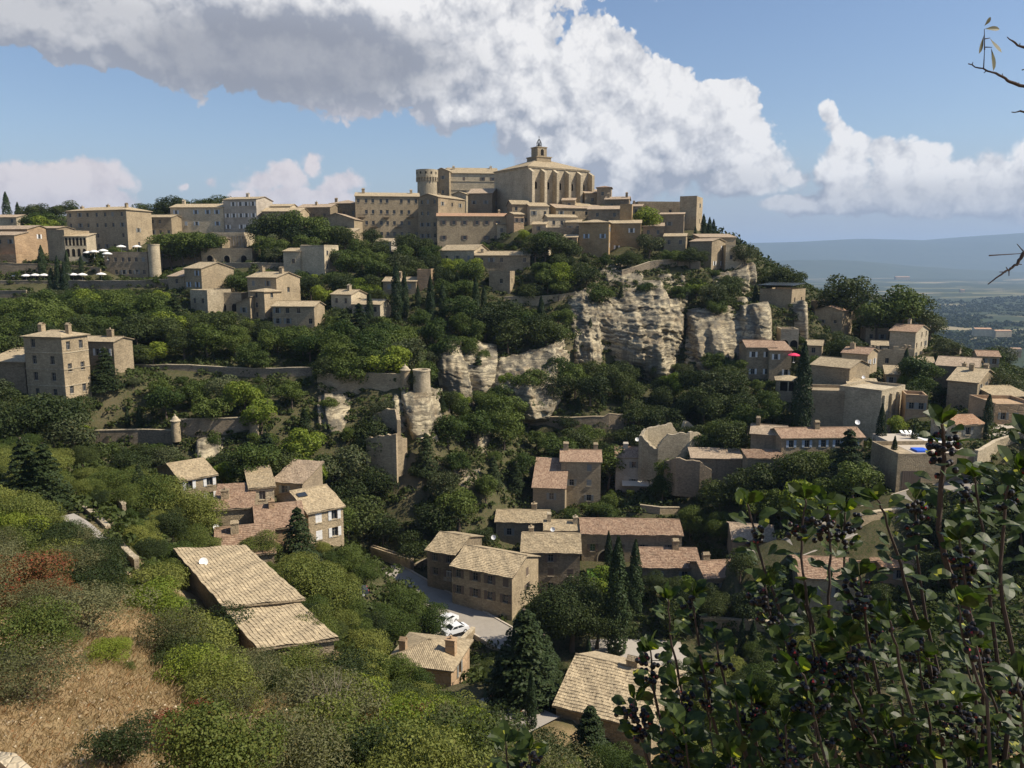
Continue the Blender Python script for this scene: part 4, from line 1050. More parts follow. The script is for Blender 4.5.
def build_house(b):
    rr = random.Random(hash(b['label']) & 0 or sum(map(ord, b['label'])))
    W, D, H = b['W'], b['D'], b['H']; far = b['Y'] > 190; low = -b['lowest']
    root = thing(b['name'], b['label'], b['cat'], b['o'], b['yaw'])
    wm = WALL[b['wall']]; ex = b['extra']
    mb = MB()
    near = b['Y'] < 150
    ovh = .32
    k = math.tan(R(b['pitch']))
    sides = {'front': ((0,0,0), (1,0,0), (0,1,0), W), 'right': ((W,0,0), (0,1,0), (-1,0,0), D),
             'back': ((W,D,0), (-1,0,0), (0,-1,0), W), 'left': ((0,D,0), (0,-1,0), (1,0,0), D)}
    spec = {'front': b['F'], 'right': b['S'], 'left': b['SL'], 'back': (0, 0)}
    top = H + (min(0, D*k) if b['roof'] == 'shed' else 0)
    for sname, (o, d, nin, w) in sides.items():
        hs = holes_for(w, H, *spec[sname], b['wsize'], rr)
        facade(mb, o, d, nin, w, low, top, hs)
        put_windows(root, o, d, nin, hs, b['sh'] if not (b['roof'] == 'ruin') else None, far, rr)
    rf = b['roof']; R_ = MB(); mats = [TILE[b['tile']], WALL['brown']]
    zr = H
    if rf == 'gable':
        hr = D/2*k; zr = H+hr; e = ovh
        ze = H - e*k
        roof_slope(R_, (-e,-e,ze), (W+e,-e,ze), (W+e,D/2,zr), (-e,D/2,zr), near=near, rs=1)
        roof_slope(R_, (W+e,D+e,ze), (-e,D+e,ze), (-e,D/2,zr), (W+e,D/2,zr))
        for x in (0, W): mb.face([(x,0,H), (x,D,H), (x,D/2,zr-.02)])
    elif rf == 'gablex':
        hr = W/2*k; zr = H+hr; e = ovh; ze = H-e*k
        roof_slope(R_, (-e,D+e,ze), (-e,-e,ze), (W/2,-e,zr), (W/2,D+e,zr), near=near, rs=2)
        roof_slope(R_, (W+e,-e,ze), (W+e,D+e,ze), (W/2,D+e,zr), (W/2,-e,zr), near=near, rs=3)
        for y in (0, D): mb.face([(0,y,H), (W,y,H), (W/2,y,zr-.02)])
    elif rf == 'hip':
        m = min(W, D)/2; hr = m*k; zr = H+hr; e = ovh+.1; ze = H-e*k
        if W >= D: r0, r1 = (m, D/2, zr), (W-m, D/2, zr)
        else: r0, r1 = (W/2, m, zr), (W/2, D-m, zr)
        c0, c1, c2, c3 = (-e,-e,ze), (W+e,-e,ze), (W+e,D+e,ze), (-e,D+e,ze)
        if W >= D:
            roof_slope(R_, c0, c1, r1, r0); roof_slope(R_, c1, c2, r1, r1); roof_slope(R_, c2, c3, r0, r1); roof_slope(R_, c3, c0, r0, r0)
        else:
            roof_slope(R_, c0, c1, r0, r0); roof_slope(R_, c1, c2, r1, r0); roof_slope(R_, c2, c3, r1, r1); roof_slope(R_, c3, c0, r0, r1)
    elif rf.startswith('shed'):
        e = ovh
        if rf == 'shed':
            z0, z1 = H-e*k, H+(D+e)*k; zr = H+D*k
            roof_slope(R_, (-e,-e,z0), (W+e,-e,z0), (W+e,D+e,z1), (-e,D+e,z1), near=near, rs=4)
            if k > 0:
                for x in (0, W): mb.face([(x,0,H), (x,D,H), (x,D,H+D*k-.02)])
                mb.face([(0,D,H), (W,D,H), (W,D,H+D*k-.02), (0,D,H+D*k-.02)])
            else:
                for x in (0, W): mb.face([(x,0,top), (x,D,top), (x,0,H-.02)])
                mb.face([(0,0,top), (W,0,top), (W,0,H-.02), (0,0,H-.02)])
        else:
            zr = H+W*k
            roof_slope(R_, (-e,D+e,H-e*k), (-e,-e,H-e*k), (W+e,-e,H+(W+e)*k), (W+e,D+e,H+(W+e)*k), near=near, rs=5)
            for y in (0, D): mb.face([(0,y,H), (W,y,H), (W,y,H+W*k-.02)])
            mb.face([(W,0,H), (W,D,H), (W,D,zr-.02), (W,0,zr-.02)])
    elif rf == 'flat':
        t_ = .3; ph = .5
        mb.face([(t_,t_,H-.02), (W-t_,t_,H-.02), (W-t_,D-t_,H-.02), (t_,D-t_,H-.02)])
        for x0, x1, y0, y1 in ((0,W,0,t_), (0,W,D-t_,D), (0,t_,t_,D-t_), (W-t_,W,t_,D-t_)): R_.box(x0, x1, y0, y1, H, H+ph+rr.random()*.2, 1)
        mats = [wm, wm]
    elif rf == 'ruin':
        for x0, x1, y0, y1 in ((0,W,0,.5), (0,.5,.5,D), (W-.5,W,.5,D)):
            n_ = max(2, int(max(x1-x0, y1-y0)/1.2))
            for i in range(n_):
                hh = rr.uniform(.1, 1.6)
                if x1-x0 > y1-y0: R_.box(x0+(x1-x0)*i/n_, x0+(x1-x0)*(i+1)/n_, y0, y1, H, H+hh, 1)
                else: R_.box(x0, x1, y0+(y1-y0)*i/n_, y0+(y1-y0)*(i+1)/n_, H, H+hh, 1)
        mats = [wm, wm]
    mb.build('wall', wm, root)
    roof = R_.build('parapet' if rf in ('flat', 'ruin') else 'roof', mats, root)
    if rf in ('gable', 'hip') and b['Y'] < 260:
        rg = MB(); n_ = 6
        if rf == 'gable': rg.tube([(-.3, D/2, zr+.02), (W+.3, D/2, zr+.02)], .12, 6)
        elif W >= D: rg.tube([(min(W,D)/2, D/2, zr+.02), (W-min(W,D)/2, D/2, zr+.02)], .12, 6)
        if rg.f: rg.build('ridge_tile', TILE[b['tile']], roof)
    for c in range(b['chim']):
        x = W*(.12+.76*rr.random()) if b['chim'] == 1 else W*(.12+.76*c/(max(1, b['chim']-1)))
        y = D*rr.uniform(.3, .6)
        if rf == 'gable' or rf == 'hip': z = H + min(y, D-y)*k*(.9 if rf == 'gable' else .6)
        elif rf == 'shed': z = H + y*k
        else: z = H+.3
        chimney(roof, x, y, z, rr, b['wall'] if b['wall'] != 'brown' else 'stone')
    fr = ((0,0,0), (1,0,0), (0,1,0)); ri = ((W,0,0), (0,1,0), (-1,0,0))
    if ex == 'arcade':
        for r_ in range(2):
            for i in range(6 if r_ else 4):
                n_ = 6 if r_ else 4
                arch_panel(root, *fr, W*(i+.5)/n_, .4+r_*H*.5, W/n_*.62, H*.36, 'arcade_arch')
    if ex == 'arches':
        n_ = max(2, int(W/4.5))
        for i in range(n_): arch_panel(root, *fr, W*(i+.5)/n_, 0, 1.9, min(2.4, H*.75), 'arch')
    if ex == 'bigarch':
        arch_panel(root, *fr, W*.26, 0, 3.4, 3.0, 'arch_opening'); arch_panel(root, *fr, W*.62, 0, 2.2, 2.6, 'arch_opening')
    if ex == 'posts':
        for i in range(12):
            q = MB(); q.box(W*i/12+.2, W*i/12+.4, -.45, -.25, H*.25, H*.85); q.build('post', WALL['white'], root)
        q = MB(); q.box(0, W, -.5, -.2, H*.85, H*.85+.2); q.build('beam', WALL['white'], root)
        q = MB(); q.box(0, W, -.6, 0, H*.12, H*.25); q.build('ledge', WALL['pale'], root)
    if ex == 'balcony':
        for i in range(5):
            q = MB(); x0 = W*(.04+.19*i); zz = H*(.30 if i % 2 else .52); L_ = W*.11
            q.box(x0, x0+L_, -1.0, 0, zz-.12, zz); ob = q.build('balcony', WALL['grey'], root)
            q = MB(); q.box(x0, x0+L_, -1.0, -.95, zz+.9, zz+.96); 
            for j in range(12): q.box(x0+L_*j/11.5, x0+L_*j/11.5+.04, -.99, -.95, zz, zz+.9)
            q.build('railing', M['iron'], ob)
    if ex == 'courses':
        for f_ in (.36, .68):
            q = MB(); q.box(-.1, W+.1, -.14, -.002, H*f_, H*f_+.28); q.build('string_course', WALL['pale'], root)
    if ex == 'stringcourse':
        for f_ in (.25, .5, .75):
            q = MB(); q.box(-.1, W+.1, -.1, -.002, H*f_-.08, H*f_+.1); q.box(W+.002, W+.1, .0, D, H*f_-.08, H*f_+.1); q.build('string_course', WALL['pale'], root)
    if ex == 'porch':
        q = MB(); q.face([(W*.12, -.012, H*.45), (W*.88, -.012, H*.45), (W*.88, -.012, H*.9), (W*.12, -.012, H*.9)], 0)  # dark sheet on the wall stands in for shade inside the porch
        q.build('porch_shade_sheet', M['dark'], root)
        for x in (.12, .5, .88):
            q = MB(); q.box(W*x-.12, W*x+.12, -.25, -.02, H*.4, H*.93); q.build('porch_post', WALL['pale'], root)
    if ex == 'canopy':
        q = MB(); q.obox((-.5, -.8, H+1.6), (W+1, 0, 0), (0, D*.9, .5), (0, 0, .15)); q.build('canopy', M['cargrey'], root)
        for x in (0.2, W*.5, W-.3):
            q = MB(); q.box(x, x+.12, .2, .32, H, H+1.6); q.build('post', M['iron'], root)
    if ex == 'pilasters':
        for i in range(4):
            q = MB(); x = W*(.04+.3*i); q.box(x, x+.7, -.5, -.002, low, H*(.95)); q.build('pilaster', WALL['pale'], root)
    if ex == 'garage':
        q = MB(); q.box(W*.08, W*.36, -.03, -.002, -.4, H*.55)
        for i in range(8): q.box(W*.08+W*.28*i/8+.03, W*.08+W*.28*(i+1)/8-.03, -.06, -.03, -.35, H*.55-.05)
        q.build('garage_door', M['shut_brown'], root)
    if ex == 'gate':
        q = MB()
        for i in range(10): q.box(W*.6+i*.25, W*.6+i*.25+.05, -.05, -.002, .0, 1.9)
        q.box(W*.6, W*.6+2.3, -.06, -.05, 1.7, 1.8); q.build('gate', M['shut_white'], root)
    if ex == 'awning':
        q = MB(); q.obox((W*.2, -2.2, H*.25), (W*.95, 0, 0), (0, 2.2, .5), (0, 0, .08)); q.build('awning', M['awning'], root)
    if ex == 'skylight':
        q = MB(); q.obox((W*.05, D*.32, H+D*.32*k+.10), (1.4, 0, 0), (0, 1.0, 1.0*k), (0, -.05, .12)); q.build('skylight', M['glass'], roof)
    if ex == 'church':
        # buttresses on the nave front, tower, belfry and bell cage
        for i in range(6):
            x = W*(.0+.196*i); q = MB(); w_ = 1.15
            pr = 2.7
            pts = [(0, low), (-pr, low), (-pr, H*.86), (0, H*.95)]
            for sx in (x, x+w_): q.face([(sx, a_, z_) for a_, z_ in pts])
            for j in range(4):
                a_, b_ = pts[j], pts[(j+1) % 4]; q.face([(x, *a_), (x+w_, *a_), (x+w_, *b_), (x, *b_)])
            q.build('buttress', WALL['pale'], root)
            if i < 5:
                q = MB(); arch_panel(root, *fr, x+w_+ (W*.196-w_)/2, H*.50, 1.3, 2.6, 'nave_window')
        q = MB(); q.box(-.3, W+.3, -.35, -.01, H-.55, H-.05); q.box(-.35, -.01, -.35, D, H-.55, H-.05); q.build('cornice', WALL['pale'], root)
        tx, ty = W*.46, D*.5; tw = 3.3
        q = MB(); q.box(tx-tw, tx+tw, ty-tw, ty+tw, H, H+4.6); q.box(tx-tw-.25, tx+tw+.25, ty-tw-.25, ty+tw+.25, H+4.6, H+4.95)
        twr = q.build('bell_tower', WALL['stone'], root)
        q = MB(); b0 = 2.1
        q.box(tx-b0, tx+b0, ty-b0, ty+b0, H+4.95, H+8.3); q.box(tx-b0-.2, tx+b0+.2, ty-b0-.2, ty+b0+.2, H+8.3, H+8.6)
        bl = q.build('belfry', WALL['stone'], twr)
        arch_panel(twr, (tx-b0, ty-b0, 0), (1,0,0), (0,1,0), b0, H+5.4, 1.5, 2.4, 'belfry_opening')
        arch_panel(twr, (tx+b0, ty-b0, 0), (0,1,0), (-1,0,0), b0, H+5.4, 1.5, 2.4, 'belfry_opening')
        q = MB(); zb = H+8.6
        for i in range(8):
            a_ = 2*PI*i/8
            q.tube([(tx+1.0*math.cos(a_), ty+1.0*math.sin(a_), zb), (tx+.9*math.cos(a_), ty+.9*math.sin(a_), zb+1.6), (tx+.45*math.cos(a_), ty+.45*math.sin(a_), zb+2.6), (tx, ty, zb+3.1)], .07, 5)
        for z_ in (.8, 1.6): q.tube([(tx+.95*math.cos(2*PI*i/12), ty+.95*math.sin(2*PI*i/12), zb+z_) for i in range(13)], .06, 5)
        q.tube([(tx, ty, zb+3.0), (tx, ty, zb+4.2)], .07, 5); q.tube([(tx-.4, ty, zb+3.8), (tx+.4, ty, zb+3.8)], .05, 4)
        q.build('bell_cage', M['iron'], twr)
        q = MB(); q.lathe([(0, zb+1.7), (.25, zb+1.6), (.4, zb+1.0), (.6, zb+.5)], 12, tx, ty); q.build('bell', M['iron'], twr)
    return root, wm
for b in BL:
    b['root'] = build_house(b)[0]

# round towers and turrets
def round_tower(label, px, py_top, py_bot, Y, r, cap='dome', wm='stone', name='round_tower', battl=False):
    x, y, z1 = at(px, py_top, Y); z0 = at(px, py_bot, Y)[2]; h = z1-z0
    root = thing(name, label, 'tower', (x, y+r, z0))
    q = MB(); q.lathe([(r*1.04, -1.2), (r*1.04, 0), (r, h)], 28); q.build('wall', WALL[wm], root, smooth=True)
    if cap == 'dome':
        q = MB(); q.lathe([(r+.18, h), (r+.18, h+.15), (r*.9, h+.3), (r*.6, h+.75), (r*.2, h+1.0), (.12, h+1.2), (0, h+1.5)], 24); q.build('roof', WALL['pale'], root, smooth=True)
    elif cap == 'flat':
        q = MB(); q.lathe([(r+.12, h), (r+.12, h+.3), (r-.35, h+.3), (r-.35, h-.3), (0, h-.3)], 28); q.build('rim', WALL[wm], root)
    elif cap == 'machicolation':
        q = MB(); q.lathe([(r+.55, h-3.0), (r+.6, h), (r+.1, h), (r+.1, h-.6), (0, h-.6)], 28); q.lathe([(r, h-3.6), (r+.55, h-3.0)], 28); q.build('parapet', WALL['pale'], root)
        for i in range(24):
            a = 2*PI*i/24; q = MB(); c, s = math.cos(a), math.sin(a)
            q.obox((r*c+.15*s, r*s-.15*c, h-4.6), (.62*c, .62*s, 0), (-.3*s, .3*c, 0), (0, 0, 1.55)); q.build('corbel', WALL['pale'], root)
        for i in range(5):
            a = -PI/2 + (i-2)*.5; q = MB(); c, s = math.cos(a), math.sin(a)
            q.obox(((r+.60)*c+.3*s, (r+.60)*s-.3*c, h-1.8), (.04*c, .04*s, 0), (-.6*s, .6*c, 0), (0, 0, .9)); q.build('loophole', M['dark'], root)  # thin dark slab stands in for the shade inside each slit
    PROT.append((px-F*r/Y, py_top-4, px+F*r/Y, py_bot-4, Y))
    return root
round_tower('round castle tower with corbelled crown at left end of castle', 426, 169, 200, 326, 3.9, 'machicolation', 'pale')
round_tower('round tower at the end of the hotel annex', 151, 245, 280, 249, 1.7, 'flat', 'pale')
round_tower('small domed turret left of the big open turret on the rock', 404.5, 371, 386, 162, .95, 'dome')
round_tower('wide open round turret on the bright rock spur', 420.5, 372, 388, 161, 1.75, 'flat', 'pale')
round_tower('left domed turret on the lower garden wall', 173.5, 422, 436, 148, .8, 'dome')
round_tower('right domed turret on the lower garden wall', 252, 413, 430, 150, .85, 'dome')

# walls
def build_wall(name, label, pts, h, th, mat):
    cx = sum(p[0] for p in pts)/len(pts); cy = min(p[1] for p in pts); cz = min(p[2] for p in pts)-h
    mb = MB(); cap = MB(); r_ = random.Random(len(label))
    P0 = [Vector(p) for p in pts]; P = []
    for i in range(len(P0)-1):
        k = max(1, int((P0[i+1]-P0[i]).length/2.5))
        for j in range(k): P.append(P0[i].lerp(P0[i+1], j/k))
    P.append(P0[-1])
    P = [p + Vector((0, 0, r_.uniform(-.12, .12))) - Vector((cx, cy, cz)) for p in P]
    for i in range(len(P)-1):
        a, b = P[i], P[i+1]; d = (b-a); d.z = 0; d.normalize(); nn = Vector((-d.y, d.x, 0))*th
        lo = Vector((0, 0, -h-2.5))
        q = [a, b, b+nn, a+nn]
        mb.face([tuple(a+lo), tuple(b+lo), tuple(b), tuple(a)]); mb.face([tuple(b+nn+lo), tuple(a+nn+lo), tuple(a+nn), tuple(b+nn)])
        if i == 0: mb.face([tuple(a+lo), tuple(a), tuple(a+nn), tuple(a+nn+lo)])
        if i == len(P)-2: mb.face([tuple(b+lo), tuple(b+nn+lo), tuple(b+nn), tuple(b)])
        o_ = nn.normalized()*.06
        cap.obox(a-o_, b-a, nn+2*o_, (0, 0, .16))
    root = thing(name, label, 'wall', (cx, cy, cz))
    mb.build('masonry', WALL[mat], root); cap.build('coping', WALL['pale' if mat != 'grey' else 'stone'], root)
for w_ in WL: build_wall(*w_)
# ruined houses in the ravine: free standing broken walls
def ruin(label, segs, th=.7, mat='stone'):
    pts = [at(*s_[:3]) for sg in segs for s_ in sg]
    c = (sum(p[0] for p in pts)/len(pts), min(p[1] for p in pts), min(p[2] for p in pts)-2)
    root = thing('ruined_house', label, 'ruin', c)
    for sg in segs:
        mb = MB(); P = [Vector(at(*s_[:3]))-Vector(c) for s_ in sg]; r_ = random.Random(int(sg[0][0]))
        Q = []
        for i in range(len(P)-1):
            k = max(1, int((P[i+1]-P[i]).length/.6))
            for j in range(k): Q.append(P[i].lerp(P[i+1], j/k) + Vector((0, 0, r_.uniform(-.25, .25))))
        Q.append(P[-1])
        for i in range(len(Q)-1):
            a, b = Q[i], Q[i+1]; d = b-a; d.z = 0
            if d.length < 1e-3: continue
            d.normalize(); nn = Vector((-d.y, d.x, 0))*th; lo = sg[0][3] if len(sg[0]) > 3 else 3.5
            a0 = Vector((a.x, a.y, -lo)); b0 = Vector((b.x, b.y, -lo))
            mb.face([tuple(a0), tuple(b0), tuple(b), tuple(a)]); mb.face([tuple(b0+nn), tuple(a0+nn), tuple(a+nn), tuple(b+nn)])
            mb.face([tuple(a), tuple(b), tuple(b+nn), tuple(a+nn)])
            if i == 0: mb.face([tuple(a0), tuple(a), tuple(a+nn), tuple(a0+nn)])
            if i == len(Q)-2: mb.face([tuple(b0), tuple(b0+nn), tuple(b+nn), tuple(b)])
        mb.build('broken_wall', WALL[mat], root)
    px0 = min(s_[0] for sg in segs for s_ in sg); px1 = max(s_[0] for sg in segs for s_ in sg); py0 = min(s_[1] for sg in segs for s_ in sg)
    Y0 = min(s_[2] for sg in segs for s_ in sg)
    PROT.append((px0, py0, px1, py0+28, Y0))
ruin('roofless ruin with pointed gable walls in the middle of the ravine', [
    [(642,436,164),(648,428,167),(672,424,170),(680,436,171),(686,420,172),(690,422,172),(700,432,172)],
    [(658,446,160),(668,434,160),(690,433,160),(699,432,161),(706,440,164),(707,448,168)],
    [(642,436,164),(650,446,162),(658,450,160)]], mat='pale')
ruin('tall broken tower wall below the round turrets', [
    [(366,438,150,6),(378,436,149,6),(396,434,148,6)],
    [(372,416,156,3),(386,409,155,3),(395,410,154,3),(397,420,150,3)],
    [(397,434,149,5),(402,437,150,5),(407,438,152,5)]], mat='stone')
ruin('thin sunlit wall fragment rising from the ravine trees', [[(418,438,154),(428,430,155),(438,436,156)], [(421,438,152),(423,440,151)]], mat='pale')
ruin('curved ruined wall beneath the tumbledown tan roof', [[(664,462,154),(676,458,151),(700,462,150),(712,470,150)]], mat='grey')
# ---------------------------------------------------------------- plants
def leaf_quads(C, N, L, W_, r):
    n = len(C)
    N = N/np.maximum(np.linalg.norm(N, axis=1, keepdims=True), 1e-6)
    a = r.normal(size=(n, 3)); T_ = a - (a*N).sum(1, keepdims=True)*N
    T_ /= np.maximum(np.linalg.norm(T_, axis=1, keepdims=True), 1e-6)
    B_ = np.cross(N, T_)
    s = (L*r.uniform(.6, 1.3, n))[:, None]; w = s*W_
    V = np.stack([C-T_*s*.5, C+B_*w*.5+N*s*.08, C+T_*s*.5, C-B_*w*.5+N*s*.08], 1).reshape(-1, 3)
    return V, np.arange(n*4).reshape(n, 4)
def blob_crown(seed, n, leaf, R_, Hc, z0, K=16, mat='broad', flat=.8, name='crown', wid=.65, inner=.62):
    r = np.random.default_rng(seed)
    cs = []
    for i in range(K):
        for _ in range(40):
            p = r.uniform(-1, 1, 3)
            q = np.linalg.norm(p)
            if .25 < q < .85: break
        cs.append(p*np.array([R_, R_, Hc/2]) * .82)
    cs = np.array(cs); br = R_*r.uniform(.26, .46, K)
    cs[:, 2] *= 1.0
    k = r.choice(K, n, p=br**2/np.sum(br**2))
    d = r.normal(size=(n, 3)); d /= np.linalg.norm(d, axis=1, keepdims=True)
    d[:, 2] = np.where((d[:, 2] < -.2) & (r.random(n) < .6), -d[:, 2], d[:, 2])
    rad = br[k]*(inner + (1.08-inner)*r.random(n)**.5)
    C = cs[k] + d*rad[:, None]*np.array([1, 1, flat])
    C[:, 2] += z0 + Hc/2
    N = d + r.normal(size=(n, 3))*.55
    V, Fc = leaf_quads(C, N, leaf, wid, r)
    return np_mesh(name, V, Fc, LEAF[mat]), cs + np.array([0, 0, z0+Hc/2])
def trunk_mesh(seed, h, r0, limbs, mat=BARK):
    q = MB(); rr = random.Random(seed)
    top = Vector((rr.uniform(-.2, .2), rr.uniform(-.2, .2), h))
    q.tube([(0, 0, -1.0), (0, 0, h*.3), tuple(top)], [r0*1.3, r0, r0*.6], 7)
    for l in limbs[:7]:
        l = Vector(l); m = top.lerp(l, .5) + Vector((0, 0, -.15*(l-top).length))
        q.tube([tuple(top*.9), tuple(m), tuple(l)], [r0*.5, r0*.3, r0*.08], 5)
    return q.mesh('trunk', mat)
def cone_crown(seed, n, leaf, R_, H_, z0, mat='pine', tiers=11, droop=.35):
    r = np.random.default_rng(seed)
    t_ = np.floor(r.random(n)**1.35*tiers)/tiers            # 0 bottom, 1 top
    nb = 9; a = (np.floor(r.random(n)*nb) + t_*tiers*.37)*2*np.pi/nb + r.normal(size=n)*.16
    f = r.random(n)**.6
    Rt = R_*(1-t_)**.8*(1+.18*np.sin(a*3+t_*17)) + .15
    rad = Rt*f
    z = z0 + t_*(H_-z0)*.96 - droop*rad*.8 + r.normal(size=n)*.10 + (H_-z0)/tiers*.45*(1-f)
    C = np.stack([np.cos(a)*rad, np.sin(a)*rad, z], -1)
    N = np.stack([np.cos(a)*.5, np.sin(a)*.5, np.ones(n)], -1) + r.normal(size=(n, 3))*.5
    V, Fc = leaf_quads(C, N, leaf, .55, r)
    return np_mesh('crown', V, Fc, LEAF[mat])
def spindle_crown(seed, n, leaf, R_, H_, mat='cypress'):
    r = np.random.default_rng(seed)
    t_ = r.random(n); a = r.random(n)*2*np.pi
    prof = np.interp(t_, [0, .06, .3, .6, .85, 1], [.45, .8, 1, .8, .42, .04])
    lump = 1 + .13*np.sin(a*3+t_*19+seed) + .10*np.sin(a*5-t_*31)
    rad = R_*prof*lump*(.72+.32*r.random(n))
    C = np.stack([np.cos(a)*rad, np.sin(a)*rad, .15+t_*H_], -1)
    N = np.stack([np.cos(a), np.sin(a), .2*np.ones(n)], -1) + r.normal(size=(n, 3))*.45
    V, Fc = leaf_quads(C, N, leaf, .5, r)
    return np_mesh('crown', V, Fc, LEAF[mat])
PRO = {}
def proto(kind, mat, n_var, fn):
    PRO[kind] = [fn(i, mat) for i in range(n_var)]
def broad_fn(n, leaf, K, R_=3.6, H0=8.0, Hc=6.2, flat=.85, trunk=.22):
    def f(i, mat):
        me, cs = blob_crown(100+i*7+len(mat), n, leaf, R_, Hc, H0-Hc, K, mat, flat)
        return (me, trunk_mesh(i, H0-Hc+1.2, trunk, [tuple(c) for c in cs]), H0)
    return f
proto('broadleaf_tree', 'broad', 6, broad_fn(4200, .34, 18))
proto('oak_tree', 'oak', 6, broad_fn(4200, .32, 22, 3.9, 7.4, 5.8))
proto('olive_tree', 'olive', 4, broad_fn(3200, .28, 16, 3.2, 6, 4.8))
proto('bright_tree', 'bright', 3, broad_fn(3600, .34, 16, 3.4, 7, 5.6))
proto('fine_tree', 'broad', 4, broad_fn(15000, .17, 24, 3.6, 7.0, 5.9))
proto('fine_oak', 'oak', 3, broad_fn(15000, .17, 24, 3.7, 7.0, 5.9))
proto('slope_tree', 'garrigue', 5, broad_fn(14000, .15, 22, 3.3, 5.4, 5.0, .8, .14))
proto('conifer', 'pine', 4, lambda i, m: (cone_crown(40+i, 9000, .34, 2.9, 10, .8, m), trunk_mesh(i, 9.4, .24, []), 10.))
proto('cypress', 'cypress', 5, lambda i, m: (spindle_crown(60+i, 5200, .26, 1.0, 10, m), trunk_mesh(i, 2., .16, []), 10.))
def shrub_fn(n, leaf, K, R_=1.4, Hc=2.1, wid=.55):
    def f(i, mat):
        me, cs = blob_crown(300+i*5+len(mat), n, leaf, R_, Hc, -.1, K, mat, .85, 'foliage', wid)
        return (me, trunk_mesh(i, .35, .06, [tuple(c) for c in cs], TWIG), 1.6)
    return f
proto('shrub', 'garrigue', 5, shrub_fn(6500, .075, 16))
proto('grey_shrub', 'grey', 4, shrub_fn(7500, .075, 18, wid=.35))
proto('dark_shrub', 'oak', 4, shrub_fn(6500, .08, 16))
proto('bright_shrub', 'bright', 3, shrub_fn(8000, .07, 16, wid=.7))
proto('red_shrub', 'red', 2, shrub_fn(8000, .07, 16, wid=.7))
proto('olive_shrub', 'olive', 3, shrub_fn(3000, .16, 14))
KIND = {  # kind: (object name, adjective phrase, category, group)
 'broadleaf_tree': ('broadleaf_tree', 'dark green leafy tree', 'tree'),
 'oak_tree': ('oak_tree', 'dense dull green tree', 'tree'),
 'olive_tree': ('olive_tree', 'grey green tree', 'tree'),
 'bright_tree': ('lime_green_tree', 'yellow green tree', 'tree'),
 'fine_tree': ('leafy_tree', 'large leafy tree', 'tree'),
 'fine_oak': ('oak_tree', 'rounded dark tree', 'tree'),
 'slope_tree': ('slope_tree', 'mid green bushy tree', 'tree'),
 'conifer': ('conifer_tree', 'dark pointed conifer', 'conifer'),
 'cypress': ('cypress_tree', 'slim dark cypress', 'cypress'),
 'shrub': ('shrub', 'mid green shrub', 'shrub'),
 'grey_shrub': ('shrub', 'grey green wispy shrub', 'shrub'),
 'dark_shrub': ('shrub', 'dark green shrub', 'shrub'),
 'bright_shrub': ('shrub', 'bright leafed shrub', 'shrub'),
 'red_shrub': ('shrub', 'reddening shrub', 'shrub'),
 'olive_shrub': ('shrub', 'small grey bush', 'shrub'),
}
PLANTS = []
def plant(kind, x, y, z, h, seed, label=None, wide=1.0):
    me, tr, H0 = PRO[kind][seed % len(PRO[kind])]
    s = h/H0
    nm = KIND[kind][0]
    root = link(nm, None, None, (x, y, z), (seed*2.399) % 6.283)
    sh = 'shrub' in kind
    c = link('foliage' if sh else 'crown', me, root); c.scale = (s*wide, s*wide, s)
    tk = link('stem' if sh else 'trunk', tr, root); tk.scale = (s, s, s)
    tag(root, label, KIND[kind][2], {'tree': 'trees on the slopes around the village', 'conifer': 'conifers among the trees', 'cypress': 'slim cypresses around the houses', 'shrub': 'shrubs on the hillside'}[KIND[kind][2]])
    px, py = proj(x, y, z+h*.55)
    PLANTS.append(dict(o=root, kind=kind, px=px, py=py, Y=y, fixed=bool(label)))
    return root
def in_house(x, y, m=.8):
    for b in BL:
        dx, dy = x-b['o'][0], y-b['o'][1]; c, s = math.cos(b['yaw']), math.sin(b['yaw'])
        u, v = dx*c+dy*s, -dx*s+dy*c
        if -m < u < b['W']+m and -m < v < b['D']+m: return True
    return False
EXPL = []   # ground places already taken
def T(kind, px, pyb, pyt, Y=None, label=None, wide=1.0):
    if Y is None:
        c = cast(px, pyb)
        if c is None: return
        x, y, z = c
    else:
        x, y, _ = at(px, pyb, Y); z = min(g1(x, y), at(px, pyb, Y)[2]+.5)
    h = at(px, pyt, y)[2] - z
    if h < .6: return
    EXPL.append((x, y, h*.33))
    return plant(kind, x, y, z-.1, h, int(px*7+pyb), label, wide)
# cypresses read off the photograph
for a in [(7,214,192,305),(19,224,202,300),(-2,226,205,303),(397,322,262,None),(405,318,272,None),(431,322,275,None),(443,318,283,None),(476,322,277,None),(484,312,286,None),(60,300,256,None),(66,300,262,None),(53,300,268,None),(43,276,245,None),(69,286,250,None),(115,272,250,None),(124,272,254,None),
          (141,270,246,None),(82,276,255,None),(703,240,214,None),(709,240,217,None),(713,240,219,None),(721,238,214,None),(695,242,226,None),(541,330,296,None),(801,424,343,165),(879,458,404,None),(892,480,436,None),(905,376,348,None),(735,372,352,None),(728,374,356,None),
          (711,366,350,None),(616,655,538,None),(634,620,540,None),(608,575,531,None),(588,684,638,None),(531,730,672,None),(566,698,668,None),(987,428,394,None),(913,452,424,None),(985,440,420,None),(741,660,618,None),(752,655,620,None),(603,408,392,None),(623,412,394,None),(578,414,396,None),
          (755,305,283,None),(590,340,318,None),(140,430,405,None),(128,428,408,None),(232,400,380,None),(245,402,384,None),(100,395,372,None),(370,322,292,None),(47,398,380,None),(860,380,362,None),(418,308,285,None)]:
    T('cypress', *a, wide=1.0 if a[1]-a[2] > 35 else 1.35)
